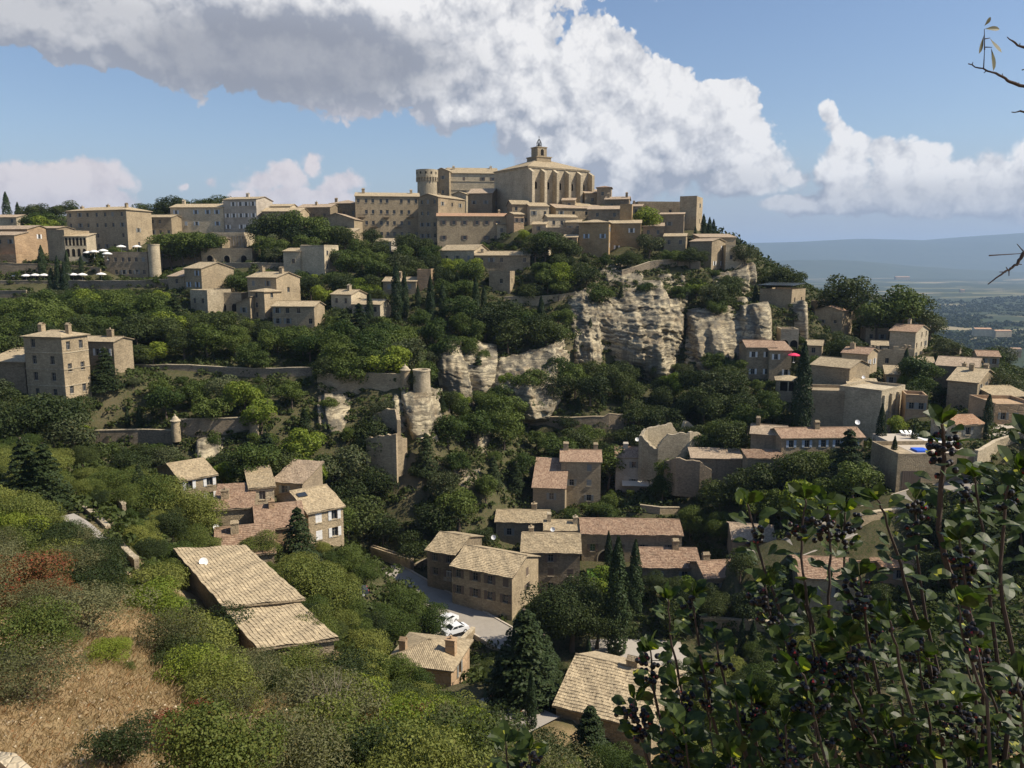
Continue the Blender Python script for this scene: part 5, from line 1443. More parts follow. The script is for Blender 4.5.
for a in [(28,502,432,None),(48,508,438,None),(299,560,503,None),(107,392,344,None),(525,704,602,None),(846,496,424,None),(590,742,700,66),(268,480,428,None),(345,350,305,None),(360,345,300,None),(176,330,290,None),(505,700,640,None),(140,495,462,None),(545,690,630,None)]:
    T('conifer', *a, wide=1.25 if a[1]-a[2] < 75 else 1.35)
for a in [('fine_oak',572,652,574),('fine_oak',548,648,590),('fine_oak',597,650,588),('fine_tree',405,632,586),('fine_tree',395,652,608),('fine_tree',430,642,600),('slope_tree',300,612,556),('slope_tree',325,622,566),('slope_tree',318,650,610),('slope_tree',262,562,530),
          ('slope_tree',170,530,480),('slope_tree',195,540,492),('slope_tree',150,520,475),('fine_tree',350,580,545),('fine_tree',365,592,560),('fine_tree',335,575,550),('fine_tree',400,698,655),('fine_tree',375,690,650),('fine_tree',420,706,668),
          ('broadleaf_tree',470,292,258),('bright_tree',448,280,257),('bright_tree',475,282,256),('bright_tree',457,275,256),('bright_tree',360,302,276),('bright_tree',372,300,282),('bright_tree',650,218,204,274),('bright_tree',690,598,574),('bright_tree',523,246,228,262),('broadleaf_tree',545,262,228,252),('oak_tree',560,264,232,252),('oak_tree',535,262,234,250),
          ('oak_tree',278,246,212,270),('broadleaf_tree',292,244,210,268),('oak_tree',265,248,216,268),('broadleaf_tree',312,246,212,266),('broadleaf_tree',328,248,222,262),('oak_tree',345,248,226,262),('oak_tree',300,248,220,262),('broadleaf_tree',360,262,236,256),('oak_tree',380,264,238,256),('oak_tree',405,262,232,258),('oak_tree',372,252,228,270),('oak_tree',420,262,236,258),
          ('oak_tree',845,308,272,236),('broadleaf_tree',900,326,285,226),('oak_tree',910,326,290,229),('broadleaf_tree',877,328,298,226),('oak_tree',780,300,264,252),('oak_tree',790,300,266,250),('oak_tree',764,300,268,255),('olive_tree',930,330,312,228),('olive_tree',945,366,338,206),
          ('oak_tree',570,264,240,None),('oak_tree',628,272,250,None),('oak_tree',634,270,252,None),('olive_tree',649,262,234,None),('olive_tree',712,312,282,None),('oak_tree',722,312,288,None),('oak_tree',586,292,262,None),('oak_tree',690,270,246,None),('oak_tree',700,268,250,None),('olive_tree',745,258,244,257),
          ('broadleaf_tree',915,392,352,None),('broadleaf_tree',925,396,360,None),('bright_tree',905,392,374,None),('bright_tree',898,438,414,None),('bright_tree',884,428,412,None),('broadleaf_tree',905,352,330,None),('bright_tree',888,338,324,None),('bright_tree',880,340,326,None),('oak_tree',838,346,330,None),('oak_tree',820,348,332,None),
          ('olive_tree',860,500,462,None),('olive_tree',835,502,468,None),('oak_tree',800,500,450,None),('oak_tree',775,505,455,None),('oak_tree',750,512,462,None),('oak_tree',720,520,478,None),('fine_tree',690,540,505,None),('fine_tree',720,545,512,None),('fine_oak',690,620,580,None),('fine_oak',712,622,584,None),('fine_oak',655,600,572,None),('fine_oak',672,605,575,None),('oak_tree',740,580,548,None),
          ('broadleaf_tree',590,455,424,None),('oak_tree',575,460,428,None),('oak_tree',500,345,300,None),('broadleaf_tree',520,342,305,None),('oak_tree',485,345,305,None),('oak_tree',508,355,318,None),('oak_tree',535,345,310,None),('broadleaf_tree',560,395,355,None),('broadleaf_tree',575,400,362,None),('oak_tree',590,410,372,None),
          ('oak_tree',25,226,206,300),('oak_tree',38,226,204,302),('oak_tree',48,224,203,304),('oak_tree',58,222,203,306),('oak_tree',70,220,200,310),('broadleaf_tree',52,240,210,290),('broadleaf_tree',34,238,212,285),('bright_tree',42,236,214,282),
          ('oak_tree',145,216,202,312),('oak_tree',160,215,203,312),('oak_tree',170,214,195,314),('oak_tree',178,214,197,314),('oak_tree',200,212,197,314),('oak_tree',205,212,199,312),('oak_tree',222,210,194,306),
          ('broadleaf_tree',170,244,229,259),('broadleaf_tree',182,244,228,259),('broadleaf_tree',194,244,228,259),('broadleaf_tree',205,244,229,259),('broadleaf_tree',214,243,232,262)]:
    T(a[0], a[1], a[2], a[3], a[4] if len(a) > 4 else None, wide=1.15)
# shrubs on the near slope read off the photograph
T('dark_shrub', 124, 768, 728, None, 'round dark green bush at the bottom edge in dry grass', 1.2)
T('red_shrub', 22, 606, 566, None, 'large shrub turning red at the left edge of the near slope', 1.5)
T('red_shrub', 45, 612, 580, None, 'smaller reddening shrub right of the large red shrub', 1.4)
T('red_shrub', 276, 766, 748, None, 'pinkish red low shrub beside the bare grey tree', 1.2)
T('slope_tree', 215, 800, 700, None, 'large dark juniper like bush at the bottom edge right of dry grass', 1.1)
T('slope_tree', 35, 668, 604, None, 'dense bush with dark gaps at left edge below the red shrubs', 1.2)
T('grey_shrub', 30, 700, 650, None, 'wide grey green shrub at left edge above the dry grass', 1.4)
T('grey_shrub', 88, 635, 590, None, 'wide grey green shrub below the red shrubs', 1.5)
T('grey_shrub', 330, 745, 680, None, 'tall wispy shrub behind the bare grey tree', 1.2)
T('bright_shrub', 108, 660, 640, None, 'light green leafy shrub on the edge of the dry grass', 1.5)
T('shrub', 190, 660, 620, None, 'dull shrub between dry grass and near barn', 1.4)

PROT.append((-20,655,165,735,36))
DRY = [[(-80,640),(60,622),(150,606),(160,640),(185,700),(165,730),(190,790),(-80,800)], [(118,612),(160,610),(150,665),(120,650)]]
def inpoly(px, py, poly):
    c = False; j = len(poly)-1
    for i in range(len(poly)):
        xi, yi = poly[i]; xj, yj = poly[j]
        if (yi > py) != (yj > py) and px < (xj-xi)*(py-yi)/(yj-yi)+xi: c = not c
        j = i
    return c
NOTREE = [
          [(455,628),(500,650),(480,676),(440,660)], [(600,560),(640,560),(640,600),(600,600)],
          [(560,640),(700,645),(700,690),(560,692)], [(895,425),(1040,418),(1040,470),(895,470)], [(1000,330),(1100,330),(1100,420),(1000,420)],
          [(640,390),(770,385),(770,392),(640,398)], [(250,700),(310,690),(320,770),(250,780)]]
def blocked(px, py, w, top, Y):
    for (a, b, c, d, Yp) in PROT:
        if Y < Yp-.5 and px+w > a and px-w < c and top < d and py > b: return True
    return False
def free(x, y, m):
    for (a, b, r) in EXPL:
        if (x-a)**2+(y-b)**2 < (r+m)**2: return False
    return True
rs = random.Random(5)
def grid_pts(x0, x1, y0, y1, s, jit=.42):
    P_ = []
    yy = y0; row = 0
    while yy < y1:
        xx = x0 + (row % 2)*s/2
        while xx < x1:
            P_.append((xx+rs.uniform(-jit, jit)*s, yy+rs.uniform(-jit, jit)*s)); xx += s
        yy += s*.87; row += 1
    return P_
def scatter(x0, x1, y0, y1, s, cond, pick, hr):
    P_ = grid_pts(x0, x1, y0, y1, s)
    A_ = np.array(P_); Z = ground(A_[:, 0], A_[:, 1]); Zx = ground(A_[:, 0]+1.5, A_[:, 1]); Zy = ground(A_[:, 0], A_[:, 1]+1.5)
    cnt = 0
    for (x, y), z, zx, zy in zip(P_, Z, Zx, Zy):
        px, py = proj(x, y, z)
        if not (-45 < px < 1070 and 215 < py < 830): continue
        if math.hypot(zx-z, zy-z)/1.5 > 2.4: continue
        if not cond(x, y, px, py): continue
        if any(inpoly(px, py, q) for q in NOTREE): continue
        if on_road(x, y, .8) or in_house(x, y, 1.2) or not free(x, y, s*.22): continue
        h = rs.uniform(*hr) ; kind = pick(x, y, px, py)
        ok = False
        for k in (1, .72, .5, .34):
            hh = h*k; r_ = hh*.42; w = F*r_/y; top = proj(x, y, z+hh)[1]
            if not blocked(px, py, w*.8, top+hh*.1*F/y, y): ok = True; break
        if not ok: continue
        plant(kind, x, y, z-.15, hh, rs.randrange(9999), None, rs.uniform(.95, 1.3)); cnt += 1
    return cnt
def vn(x, y, s, k): return float(vnoise(np.array([x]), np.array([y]), s, k)[0])
def pick_far(x, y, px, py):
    n = vn(x, y, 22, 31); u = rs.random()
    if px > 780 and py < 470: return 'olive_tree' if u < .35 else ('broadleaf_tree' if u < .7 else 'oak_tree')
    if u < .07: return 'olive_tree'
    if u < .11: return 'bright_tree'
    if u < .155: return 'conifer'
    return 'oak_tree' if n + rs.uniform(-.2, .2) < .5 else 'broadleaf_tree'
c3 = scatter(-175, 175, 104, 262, 6.25, lambda x, y, px, py: not (px < 390 and y < 112) and not (py < 240) and not (px > 930 and py < 372) and not (px > 735 and py < 345),
        pick_far, (6.2, 10.2))
c4 = scatter(-20, 90, 58, 104, 5.2, lambda x, y, px, py: px > 400 and not (px > 840), lambda x, y, px, py: rs.choice(['fine_tree', 'fine_oak', 'slope_tree']), (2.6, 5.0))
c2 = scatter(-90, 0, 64, 112, 4.3, lambda x, y, px, py: px < 420, lambda x, y, px, py: rs.choice(['slope_tree', 'slope_tree', 'slope_tree', 'fine_tree', 'fine_oak']), (2.4, 4.6))
def pick_near(x, y, px, py):
    n = vn(x, y, 7, 33)+rs.uniform(-.3, .3)
    if n < .36: return 'grey_shrub'
    if n < .55: return 'shrub'
    if n < .74: return 'dark_shrub'
    if n < .80: return 'red_shrub' if rs.random() < .25 else 'shrub'
    return 'bright_shrub'
c1 = scatter(-62, 14, 25, 64, 2.35, lambda x, y, px, py: px < 560 and not any(inpoly(px, py, q) for q in DRY) and vn(x, y, 5, 41) > .27, pick_near, (1.4, 3.2))
c5 = scatter(-30, 5, 23, 50, 3.2, lambda x, y, px, py: any(inpoly(px, py, q) for q in DRY) and rs.random() < .3, lambda *a: rs.choice(['grey_shrub', 'shrub']), (.4, .8))
c6 = 0
print('TREES', c3, c4, c2, c1, c5, c6)

# bare tree on the near slope
def bare_tree(px, pyb, pyt):
    x, y, z = cast(px, pyb); h = at(px, pyt, y)[2]-z
    root = thing('bare_tree', 'leafless pale grey small tree on the near slope at the bottom', 'tree', (x, y, z))
    r_ = random.Random(3)
    def grow(p, d, L_, r0, lev, q):
        pts = [p]
        for i in range(4):
            d = (d + Vector((r_.uniform(-.25, .25), r_.uniform(-.25, .25), r_.uniform(-.05, .2)))).normalized(); pts.append(pts[-1]+d*L_/4)
        q.tube([tuple(a) for a in pts], [r0, r0*.85, r0*.7, r0*.55, r0*.4], 5)
        if lev > 0:
            for i in range(1, 5):
                for _ in range(2 if lev > 1 else 1):
                    dd = (d + Vector((r_.uniform(-1, 1), r_.uniform(-1, 1), r_.uniform(-.2, .7)))).normalized()
                    grow(pts[i], dd, L_*.6, r0*.45, lev-1, q)
    q = MB(); q.tube([(0, 0, -.5), (0, 0, h*.2)], [.06, .05], 6); q.build('trunk', DEAD, root)
    for k in range(4):
        q = MB(); a = k*1.6; grow(Vector((0, 0, h*.18)), Vector((math.cos(a)*.5, math.sin(a)*.5, 1)).normalized(), h*.62, .032, 2, q); q.build('limb', DEAD, root)
bare_tree(332, 752, 690)

# undergrowth: low scrub nobody could count
def scrub(name, label, x0, x1, y0, y1, s, per, leaf, rad, mat, cond, cat='undergrowth', upright=False):
    r = np.random.default_rng(11)
    nx, ny = int((x1-x0)/s), int((y1-y0)/s)
    X, Y_ = np.meshgrid(x0+(np.arange(nx)+.5)*s, y0+(np.arange(ny)+.5)*s)
    X = X.ravel()+r.uniform(-.5, .5, nx*ny)*s; Y_ = Y_.ravel()+r.uniform(-.5, .5, nx*ny)*s
    Z = ground(X, Y_); Zx = ground(X+1, Y_); Zy = ground(X, Y_+1)
    px, py = proj(X, Y_, Z)
    k = (px > -30) & (px < 1060) & (py > 205) & (py < 860) & (np.hypot(Zx-Z, Zy-Z) < 6)
    C = []; Z = Z + .5*np.hypot(Zx-Z, Zy-Z)*(rad > .8)
    for x, y, z, a, b in zip(X[k], Y_[k], Z[k], px[k], py[k]):
        if not cond(x, y, a, b): continue
        if y > 66 and any(0.5 < Yp-y < 5 and a+1 > A0 and a-1 < A1 and b-1.1*F/y < B1 and b > B0 for (A0, B0, A1, B1, Yp) in PROT_W): continue
        if on_road(x, y, .5 if not upright else .3) or in_house(x, y, .3): continue
        C.append((x, y, z))
    C = np.array(C); n = len(C)*per
    ci = np.repeat(np.arange(len(C)), per)
    rr_ = (r.uniform(.5, 1.25, len(C))*rad)[ci]
    d = r.normal(size=(n, 3)); d /= np.linalg.norm(d, axis=1, keepdims=True); d[:, 2] = np.abs(d[:, 2])
    if not upright:
        pos_ = C[ci] + d*rr_[:, None]*np.array([1, 1, .75])*(r.uniform(.6, 1.05, n))[:, None]
        V, Fc = leaf_quads(pos_, d + r.normal(size=(n, 3))*.6, leaf, .65, r)
    else:
        off = r.normal(size=(n, 2))*rad*.35; base = C[ci] + np.concatenate([off, np.zeros((n, 1))], 1)
        h = r.uniform(.5, 1.3, n)*leaf; lean = r.normal(size=(n, 2))*.35*h[:, None] + off*.6
        a_ = r.uniform(0, 6.28, n); wv = np.stack([np.cos(a_), np.sin(a_), a_*0], -1)*.009
        tip = base + np.concatenate([lean, h[:, None]], 1); mid = base + np.concatenate([lean*.35, h[:, None]*.6], 1)
        V = np.stack([base-wv, base+wv, tip, mid-wv*.8], 1).reshape(-1, 3); Fc = np.arange(n*4).reshape(n, 4)
    o = link(name, np_mesh(name, V, Fc, mat)); tag(o, label, cat, None, 'stuff'); return n
n1_ = scrub('undergrowth', 'low green scrub and ivy covering the wooded slopes', -180, 185, 62, 275, 2.0, 52, .60, 1.35, LEAF['ivy'], lambda x, y, a, b: not (b < 236) and not (a > 985 and b < 350))
n2_ = scrub('ground_cover', 'low leafy ground cover on the near slope', -64, 22, 23, 66, 1.1, 46, .11, .55, LEAF['garrigue'], lambda x, y, a, b: not any(inpoly(a, b, q) for q in DRY) and vn(x, y, 4, 51) > .35)
n3_ = scrub('dry_grass', 'straw coloured dry grass on the near slope', -64, 22, 22, 62, .36, 13, .24, .5, LEAF['dry'], lambda x, y, a, b: any(inpoly(a, b, q) for q in DRY) or vn(x, y, 4, 51) < .40, 'grass', True)
print('STUFF', n1_, n2_, n3_)
def stones():
    r = np.random.default_rng(8); mb = MB()
    for i in range(900):
        px, py = r.uniform(-20, 400), r.uniform(610, 768)
        if not (any(inpoly(px, py, q) for q in DRY) or r.random() < .25): continue
        c_ = cast(px, py, 15, 90)
        if c_ is None: continue
        x, y, z = c_; s = .03 + .13*r.random()**3
        o_ = [Vector((x, y, z+s*.3)) + Vector(tuple((np.array(v)*s*r.uniform(.6, 1.3, 3)).tolist())) for v in ((1,0,0),(0,1,0),(-1,0,0),(0,-1,0),(0,0,.8),(0,0,-.8))]
        for k in range(4):
            mb.face([tuple(o_[k]), tuple(o_[(k+1) % 4]), tuple(o_[4])]); mb.face([tuple(o_[(k+1) % 4]), tuple(o_[k]), tuple(o_[5])])
    tag(mb.build('stones', WALL['pale']), 'pale loose stones scattered in the dry grass', 'stones', None, 'stuff')
stones()
# far-off wood on the plain
def far_wood():
    r = np.random.default_rng(3)
    n = 9000
    u = r.uniform(uy(680, 300), uy(1080, 300), n*2); y = np.exp(r.uniform(math.log(300), math.log(3800), n*2)); x = u*y
    m = vnoise(x, y*1.0, 120, 71) + .4*vnoise(x, y, 35, 72) > .62
    x, y = x[m], y[m]; z = ground(x, y); n = len(x)
    k = 22
    ci = np.repeat(np.arange(n), k); d = r.normal(size=(n*k, 3)); d /= np.linalg.norm(d, axis=1, keepdims=True)
    rad = r.uniform(2.2, 5.0, n)[ci][:, None]*np.clip(y[ci]/900, .8, 1.8)[:, None]
    C = np.stack([x, y, z+2.0], -1)[ci] + d*rad*np.array([1, 1, .8])
    V, Fc = leaf_quads(C, d + r.normal(size=(n*k, 3))*.4, 3.0, .8, r)
    s = np.repeat(np.clip(y[ci]/700, .5, 2.2), 4)[:, None]; Cc = np.repeat(C, 4, axis=0); V = Cc + (V-Cc)*s
    tag(link('far_wood', np_mesh('far_wood', V, Fc, LEAF['oak'])), 'scattered dark woods on the plain beyond the ridge', 'wood', None, 'stuff')
far_wood()

# ---------------------------------------------------------------- labels for plants: by kind, nearest landmark and place in the row
LM = [(540,185,'the big church'),(455,185,'the castle wing'),(425,178,'the round castle tower'),(387,218,'the long balcony facade'),(95,230,'the big skyline hotel'),(196,218,'the blue shuttered skyline house'),(240,215,'the white loggia house'),
 (202,278,'the lone gabled house with blue shutters'),(262,295,'the bright gabled slope house'),(257,312,'the slender tower house'),(294,315,'the house with blue door'),(366,308,'the dark opening slope house'),(400,286,'the low cypress slope house'),(312,262,'the pale two part house'),
 (475,230,'the long orange roofed house'),(455,260,'the shaded porch house'),(503,260,'the L shaped house'),(500,282,'the square ruined tower'),(594,240,'the ochre cube house'),(625,240,'the ochre stair tower house'),(688,214,'the blank square tower'),(660,215,'the ridge wall house'),
 (710,256,'the cliff end house'),(776,300,'the restaurant terrace'),(829,323,'the orange roofed ridge house'),(912,345,'the lone red roofed ridge house'),(770,363,'the red roofed cliff house'),(788,388,'the open porch pavilion'),(840,385,'the blank walled gabled house'),(843,418,'the bastion terrace'),(895,415,'the buttressed bright wall'),(895,362,'the ridge ruin'),
 (980,395,'the three chimney right edge house'),(822,442,'the long blue trimmed house'),(930,470,'the garage wall'),(715,478,'the tumbledown wall house'),(760,465,'the red patch roof house'),(675,440,'the roofless ravine ruin'),(581,480,'the narrow ravine house'),(632,475,'the porch awning house'),(548,480,'the steep leaning roof'),
 (520,533,'the back ravine house'),(550,572,'the satellite dish house'),(482,585,'the road bend house'),(440,565,'the glazed gate house'),(632,548,'the long red roofed valley house'),(670,575,'the broad red roofed house'),(732,588,'the small red roofed shrub house'),(42,368,'the tall manor'),(90,352,'the manor wing'),
 (198,488,'the long farmhouse'),(256,496,'the small pale roofed house'),(322,528,'the blue banded house'),(245,540,'the brown roofed barn'),(240,600,'the near tan roofed barn'),(272,628,'the lower barn roof'),(420,675,'the little hip roofed house'),(600,715,'the big tiled roof'),(420,380,'the round turrets'),(384,425,'the broken tower wall'),
 (635,330,'the great cliff'),(730,335,'the right cliff'),(530,380,'the middle cliff'),(465,370,'the rounded grey cliff'),(452,465,'the slanting rock ledge'),(215,370,'the garden retaining wall'),(173,430,'the left domed turret'),(252,422,'the right domed turret'),(130,445,'the lower sunlit wall'),(60,288,'the long hotel terrace wall'),(585,428,'the white pillar wall'),(540,305,'the pink flower wall'),
 (92,514,'the slope path wall'),(124,552,'the short path wall'),(70,700,'the dry grass patch'),(30,590,'the red shrub'),(332,725,'the bare grey tree'),(35,470,'the two dark slope conifers'),(525,650,'the big valley conifer'),(510,712,'the clay pot courtyard'),(630,665,'the gravel car park'),(450,632,'the white cars'),(10,765,'the white rubble wall'),
 (300,480,'the mossy half ruined hut'),(350,590,'the parked dark car'),(430,590,'the village road'),(800,530,'the worn lane'),(340,400,'the sunlit turret rock'),(120,700,'the dry slope'),(380,740,'the bottom slope'),(200,690,'the lower slope hollow')]
ORD = ['leftmost', 'second', 'third', 'fourth', 'fifth', 'sixth', 'seventh', 'eighth', 'ninth', 'tenth', 'eleventh', 'twelfth']
def autolabel():
    G = {}
    for p in PLANTS:
        if p['fixed']: continue
        ax, ay = p['px'], p['py']
        L_ = min(LM, key=lambda l: (l[0]-ax)**2+((l[1]-ay)*1.2)**2)
        dx, dy = ax-L_[0], ay-L_[1]
        rel = ('left of' if dx < 0 else 'right of') if abs(dx) > abs(dy) else ('above' if dy < 0 else 'below')
        G.setdefault((KIND[p['kind']][1], rel, L_[2]), []).append(p)
    for (k, rel, l), ps in G.items():
        ps.sort(key=lambda p: p['px']); n = len(ps)
        for i, p in enumerate(ps):
            if n == 1: s_ = f'{k} {rel} {l}'
            elif i == n-1: s_ = f'rightmost {k} {rel} {l}'
            elif i == 0: s_ = f'leftmost {k} {rel} {l}'
            else: s_ = f'{k} {rel} {l}, {ORD[i] if i < 12 else str(i+1)+"th"} from left'
            p['o']['label'] = s_
autolabel()
# ---------------------------------------------------------------- cars and small outdoor things
def car(label, x, y, z, yaw, paint='carwhite', group=None):
    root = thing('parked_car', label, 'car', (x, y, z), yaw, group)
    Wd = .85
    prof = [(-2.0,.35),(-2.05,.6),(-1.95,.88),(-1.15,.98),(-.55,1.42),(.75,1.44),(1.45,1.02),(1.98,.92),(2.05,.6),(2.0,.32)]
    cab = lambda zz: Wd*(1 if zz < 1.0 else 1-(zz-1.0)*.38)
    q = MB(); n = len(prof)
    for i in range(n):
        a, b = prof[i], prof[(i+1) % n]
        q.face([(a[0],-cab(a[1]),a[1]),(b[0],-cab(b[1]),b[1]),(b[0],cab(b[1]),b[1]),(a[0],cab(a[1]),a[1])])
    low = [(-2.0,.35),(-2.05,.6),(-1.95,.88),(-1.15,.98),(1.45,1.02),(1.98,.92),(2.05,.6),(2.0,.32)]; up = [(-1.15,.98),(-.55,1.42),(.75,1.44),(1.45,1.02)]
    for s in (-1, 1):
        for poly in (low, up): q.face([(a, s*cab(c), c) for a, c in poly])
    q.build('body', M[paint], root)
    for s in (-1, 1):
        g = MB(); g.face([(a, s*(cab(c)+.012), c) for a, c in [(-.98,1.04),(-.52,1.36),(.05,1.37),(.05,1.04)]]); g.face([(a, s*(cab(c)+.012), c) for a, c in [(.12,1.04),(.12,1.37),(.70,1.37),(1.2,1.06)]])
        g.build('side_window', M['glass'], root)
    for (x0, z0, x1, z1, nm) in ((-1.12,1.02,-.6,1.39,'windscreen'),(1.38,1.08,.82,1.40,'rear_window')):
        g = MB(); o_ = -.015 if x0 < 0 else .015
        g.face([(x0+o_,-cab(z0)+.08,z0+.012),(x0+o_,cab(z0)-.08,z0+.012),(x1+o_,cab(z1)-.08,z1+.012),(x1+o_,-cab(z1)+.08,z1+.012)]); g.build(nm, M['glass'], root)
    for wx in (-1.3, 1.3):
        for s in (-1, 1):
            w = MB()
            ring = [(.32, -.1), (.32, .1)]
            pts = 16
            for i in range(pts):
                a, b = 2*PI*i/pts, 2*PI*(i+1)/pts
                A_ = lambda an, r, yy: (wx+r*math.cos(an), s*.82+yy*s, .32+r*math.sin(an))
                w.face([A_(a,.32,-.1),A_(b,.32,-.1),A_(b,.32,.08),A_(a,.32,.08)]); w.face([A_(a,.32,.08),A_(b,.32,.08),A_(b,.2,.08),A_(a,.2,.08)])
            wh = w.build('wheel', M['rubber'], root)
            w = MB(); w.face([(wx+.2*math.cos(2*PI*i/pts), s*.89, .32+.2*math.sin(2*PI*i/pts)) for i in range(pts)]); w.build('rim', M['lamp'], wh)
    for s in (-1, 1):
        l_ = MB(); l_.box(-2.07, -1.9, s*.62-.16, s*.62+.16, .66, .8); l_.build('headlight', M['lamp'], root)
        l_ = MB(); l_.box(1.95, 2.06, s*.66-.12, s*.66+.12, .7, .86); l_.build('tail_light', M['pink'], root)
    return root
for (lab, px, py, Y, yaw, paint) in [('white parked car facing the road beside the berry bushes below the bend', 455, 633, 112.5, .6, 'carwhite'),
        ('white parked car seen from behind nearest the road kerb', 446, 624, 115, .9, 'carwhite'),
        ('dark parked car with pale bonnet under the trees left of the road', 353, 597, 97, .35, 'cargrey')]:
    x, y, _ = at(px, py, Y)
    if Y < 100: x, y, z = cast(px, py)
    else: z = at(px, py, Y)[2]
    car(lab, x, y, z, yaw, paint, 'parked cars')
    PROT.append((px-14, py-10, px+14, py+3, y))
def parasol(label, px, py, Y, mat='canvas', r=1.6, h=2.4):
    x, y, z = at(px, py, Y)
    root = thing('parasol', label, 'parasol', (x, y, z-h), group='open parasols on the terraces')
    q = MB(); q.tube([(0,0,0),(0,0,h)], .03, 6); q.tube([(0,0,0),(0,0,.08)], .3, 10); q.build('pole', M['white'], root)
    q = MB(); q.lathe([(r, h-.5), (r*.5, h-.15), (0, h+.02)], 8); q.lathe([(r, h-.5), (r-.02, h-.68)], 8); q.build('canopy', M[mat], root)
for i, (px, py, Y) in enumerate([(88,251,249),(94,250,248),(103,249,247),(107,252,245),(17,274,242),(26,274,242),(35,273.5,242),(44,273.5,242),(66,273,242),(73,273,242),(82,273,242),(101,272.5,241),(137,245,256),(121,245,256)]):
    names = ['leftmost white parasol of the upper hotel terrace','second white parasol of the upper hotel terrace','large white parasol at the top of the hotel terrace','right low white parasol of the upper hotel terrace',
     'leftmost parasol in the long row behind the terrace wall','second parasol from left in the long terrace row','third parasol from left in the long terrace row','fourth parasol from left in the long terrace row','fifth parasol from left beside the tall cypresses','sixth parasol from left beside the tall cypresses','seventh parasol from left in the long terrace row','rightmost parasol of the long terrace row','white parasol in front of the hotel lit end wall','white parasol under the hotel facade']
    parasol(names[i], px, py, Y, r=1.5)
parasol('pink parasol on the terrace right of the red roofed cliff house', 794, 353, 196, 'pink', 1.5)
def dish(label, px, py, Y, az, r=.45):
    x, y, z = at(px, py, Y)
    root = thing('satellite_dish', label, 'satellite dish', (x, y, z-.7), az, 'satellite dishes on the roofs')
    q = MB(); q.tube([(0,0,-.6),(0,0,.6),(0,-.1,.75)], .03, 5); q.build('mast', M['iron'], root)
    q = MB(); n = 16; c = Vector((0,-.15,.85)); ax = Vector((0,-.85,.5)).normalized(); u = Vector((1,0,0)); v = ax.cross(u)
    for j, (r0, d0, r1, d1) in enumerate([(0,0,r*.5,.03),(r*.5,.03,r,.12)]):
        for i in range(n):
            a, b = 2*PI*i/n, 2*PI*(i+1)/n
            g = lambda an, rr_, dd: tuple(c+(u*math.cos(an)+v*math.sin(an))*rr_+ax*dd)
            q.face([g(a,r0,d0),g(a,r1,d1),g(b,r1,d1),g(b,r0,d0)] if r0 else [g(a,0,0),g(a,r1,d1),g(b,r1,d1)])
    q.build('reflector', M['white'], root)
    q = MB(); q.tube([tuple(c-v*r*.9), tuple(c+ax*.5)], .015, 4); q.build('feed_arm', M['iron'], root)
for a in [('white satellite dish on the left eave of the near barn', 203, 563, 74, .6, .42), ('white satellite dish on the far end of the farmhouse roof', 136, 477, 134, .5, .42), ('white satellite dish on the left of the brown roofed barn', 216, 528, 105, .4, .4),
          ('white satellite dish on the road bend house roof ridge', 494, 538, 128, -.3, .42), ('white satellite dish high on the three storey valley house', 553, 530, 134, -.3, .42), ('white satellite dish on the cottage below the ruin', 637, 440, 170, 0, .45), ('white satellite dish on the long blue trimmed house', 857, 423, 153, 0, .5), ('white satellite dish by the three chimney house', 863, 378, 178, 0, .4),
          ('small white dish on the terrace house below the gabled house', 205, 300, 216, 0, .45)]: dish(*a)
def pot(label, px, py, Y, s=1.):
    x, y, z = at(px, py, Y)
    root = thing('clay_pot', label, 'pot', (x, y, z), 0, 'clay pots in the courtyard')
    q = MB(); q.lathe([(0,0),(.22*s,0),(.42*s,.35*s),(.40*s,.6*s),(.3*s,.75*s),(.34*s,.8*s),(.28*s,.8*s),(.26*s,.7*s),(0,.6*s)], 16); q.build('jar', M['terracotta'], root, smooth=True)
pot('tall clay pot at the upper end of the courtyard wall', 493, 700, 78, .75); pot('middle clay pot against the courtyard wall', 499, 706, 77, .65); pot('round clay pot at the lower end of the courtyard', 519, 715, 75, .8)
def lounger(label, px, py, Y):
    x, y, z = at(px, py, Y)
    root = thing('sun_lounger', label, 'sun lounger', (x, y, z), .3, 'white sun loungers by the pool')
    q = MB(); q.box(-.3,.3,-.9,.3,.3,.38); q.obox((-.3,.3,.3),(.6,0,0),(0,.6,.4),(0,-.05,.07)); q.build('bed', M['white'], root)
    for a in (-.26,.2):
        for b in (-.85,.2):
            q = MB(); q.box(a,a+.06,b,b+.06,0,.3); q.build('leg', M['white'], root)
# pool terrace on the roof of the garage
gb = [b for b in BL if b['extra'] == 'garage'][0]; gz = gb['o'][2]+gb['H']
x0, y0 = at(898, 447, 136)[0], 131; x1 = at(958, 447, 136)[0]
q = MB(); q.box(x0, x1, gb['o'][1]+2, 146, gz-3, gz+.02); structure(q.build('pool_terrace', M['concrete']), 'pale pool terrace above the garage wall', 'terrace')
q = MB(); px0, px1 = at(924,447,140)[0], at(954,447,140)[0]; q.box(px0, px1, 137, 143, gz+.03, gz+.05); tag(q.build('swimming_pool', M['white']), 'pool under a white cover on the terrace above the garage', 'pool')
q = MB(); q.box(at(914,455,132)[0], at(927,455,132)[0], 131, 133.4, gz+.03, gz+.35); tag(q.build('pool_cover', M['bluecover']), 'bright blue rolled cover at the front of the pool terrace', 'cover')
for i, l in enumerate(['left white sun lounger by the pool', 'middle white sun lounger by the pool', 'right white sun lounger by the pool']):
    x = at(903+i*4.5, 447, 144.5)[0]
    root = None; xx, yy = x, 144.5
    d = at(903+i*4.5, 447, 147); 
    lounger(l, *(proj(xx, yy, gz+.05)), 144.5)
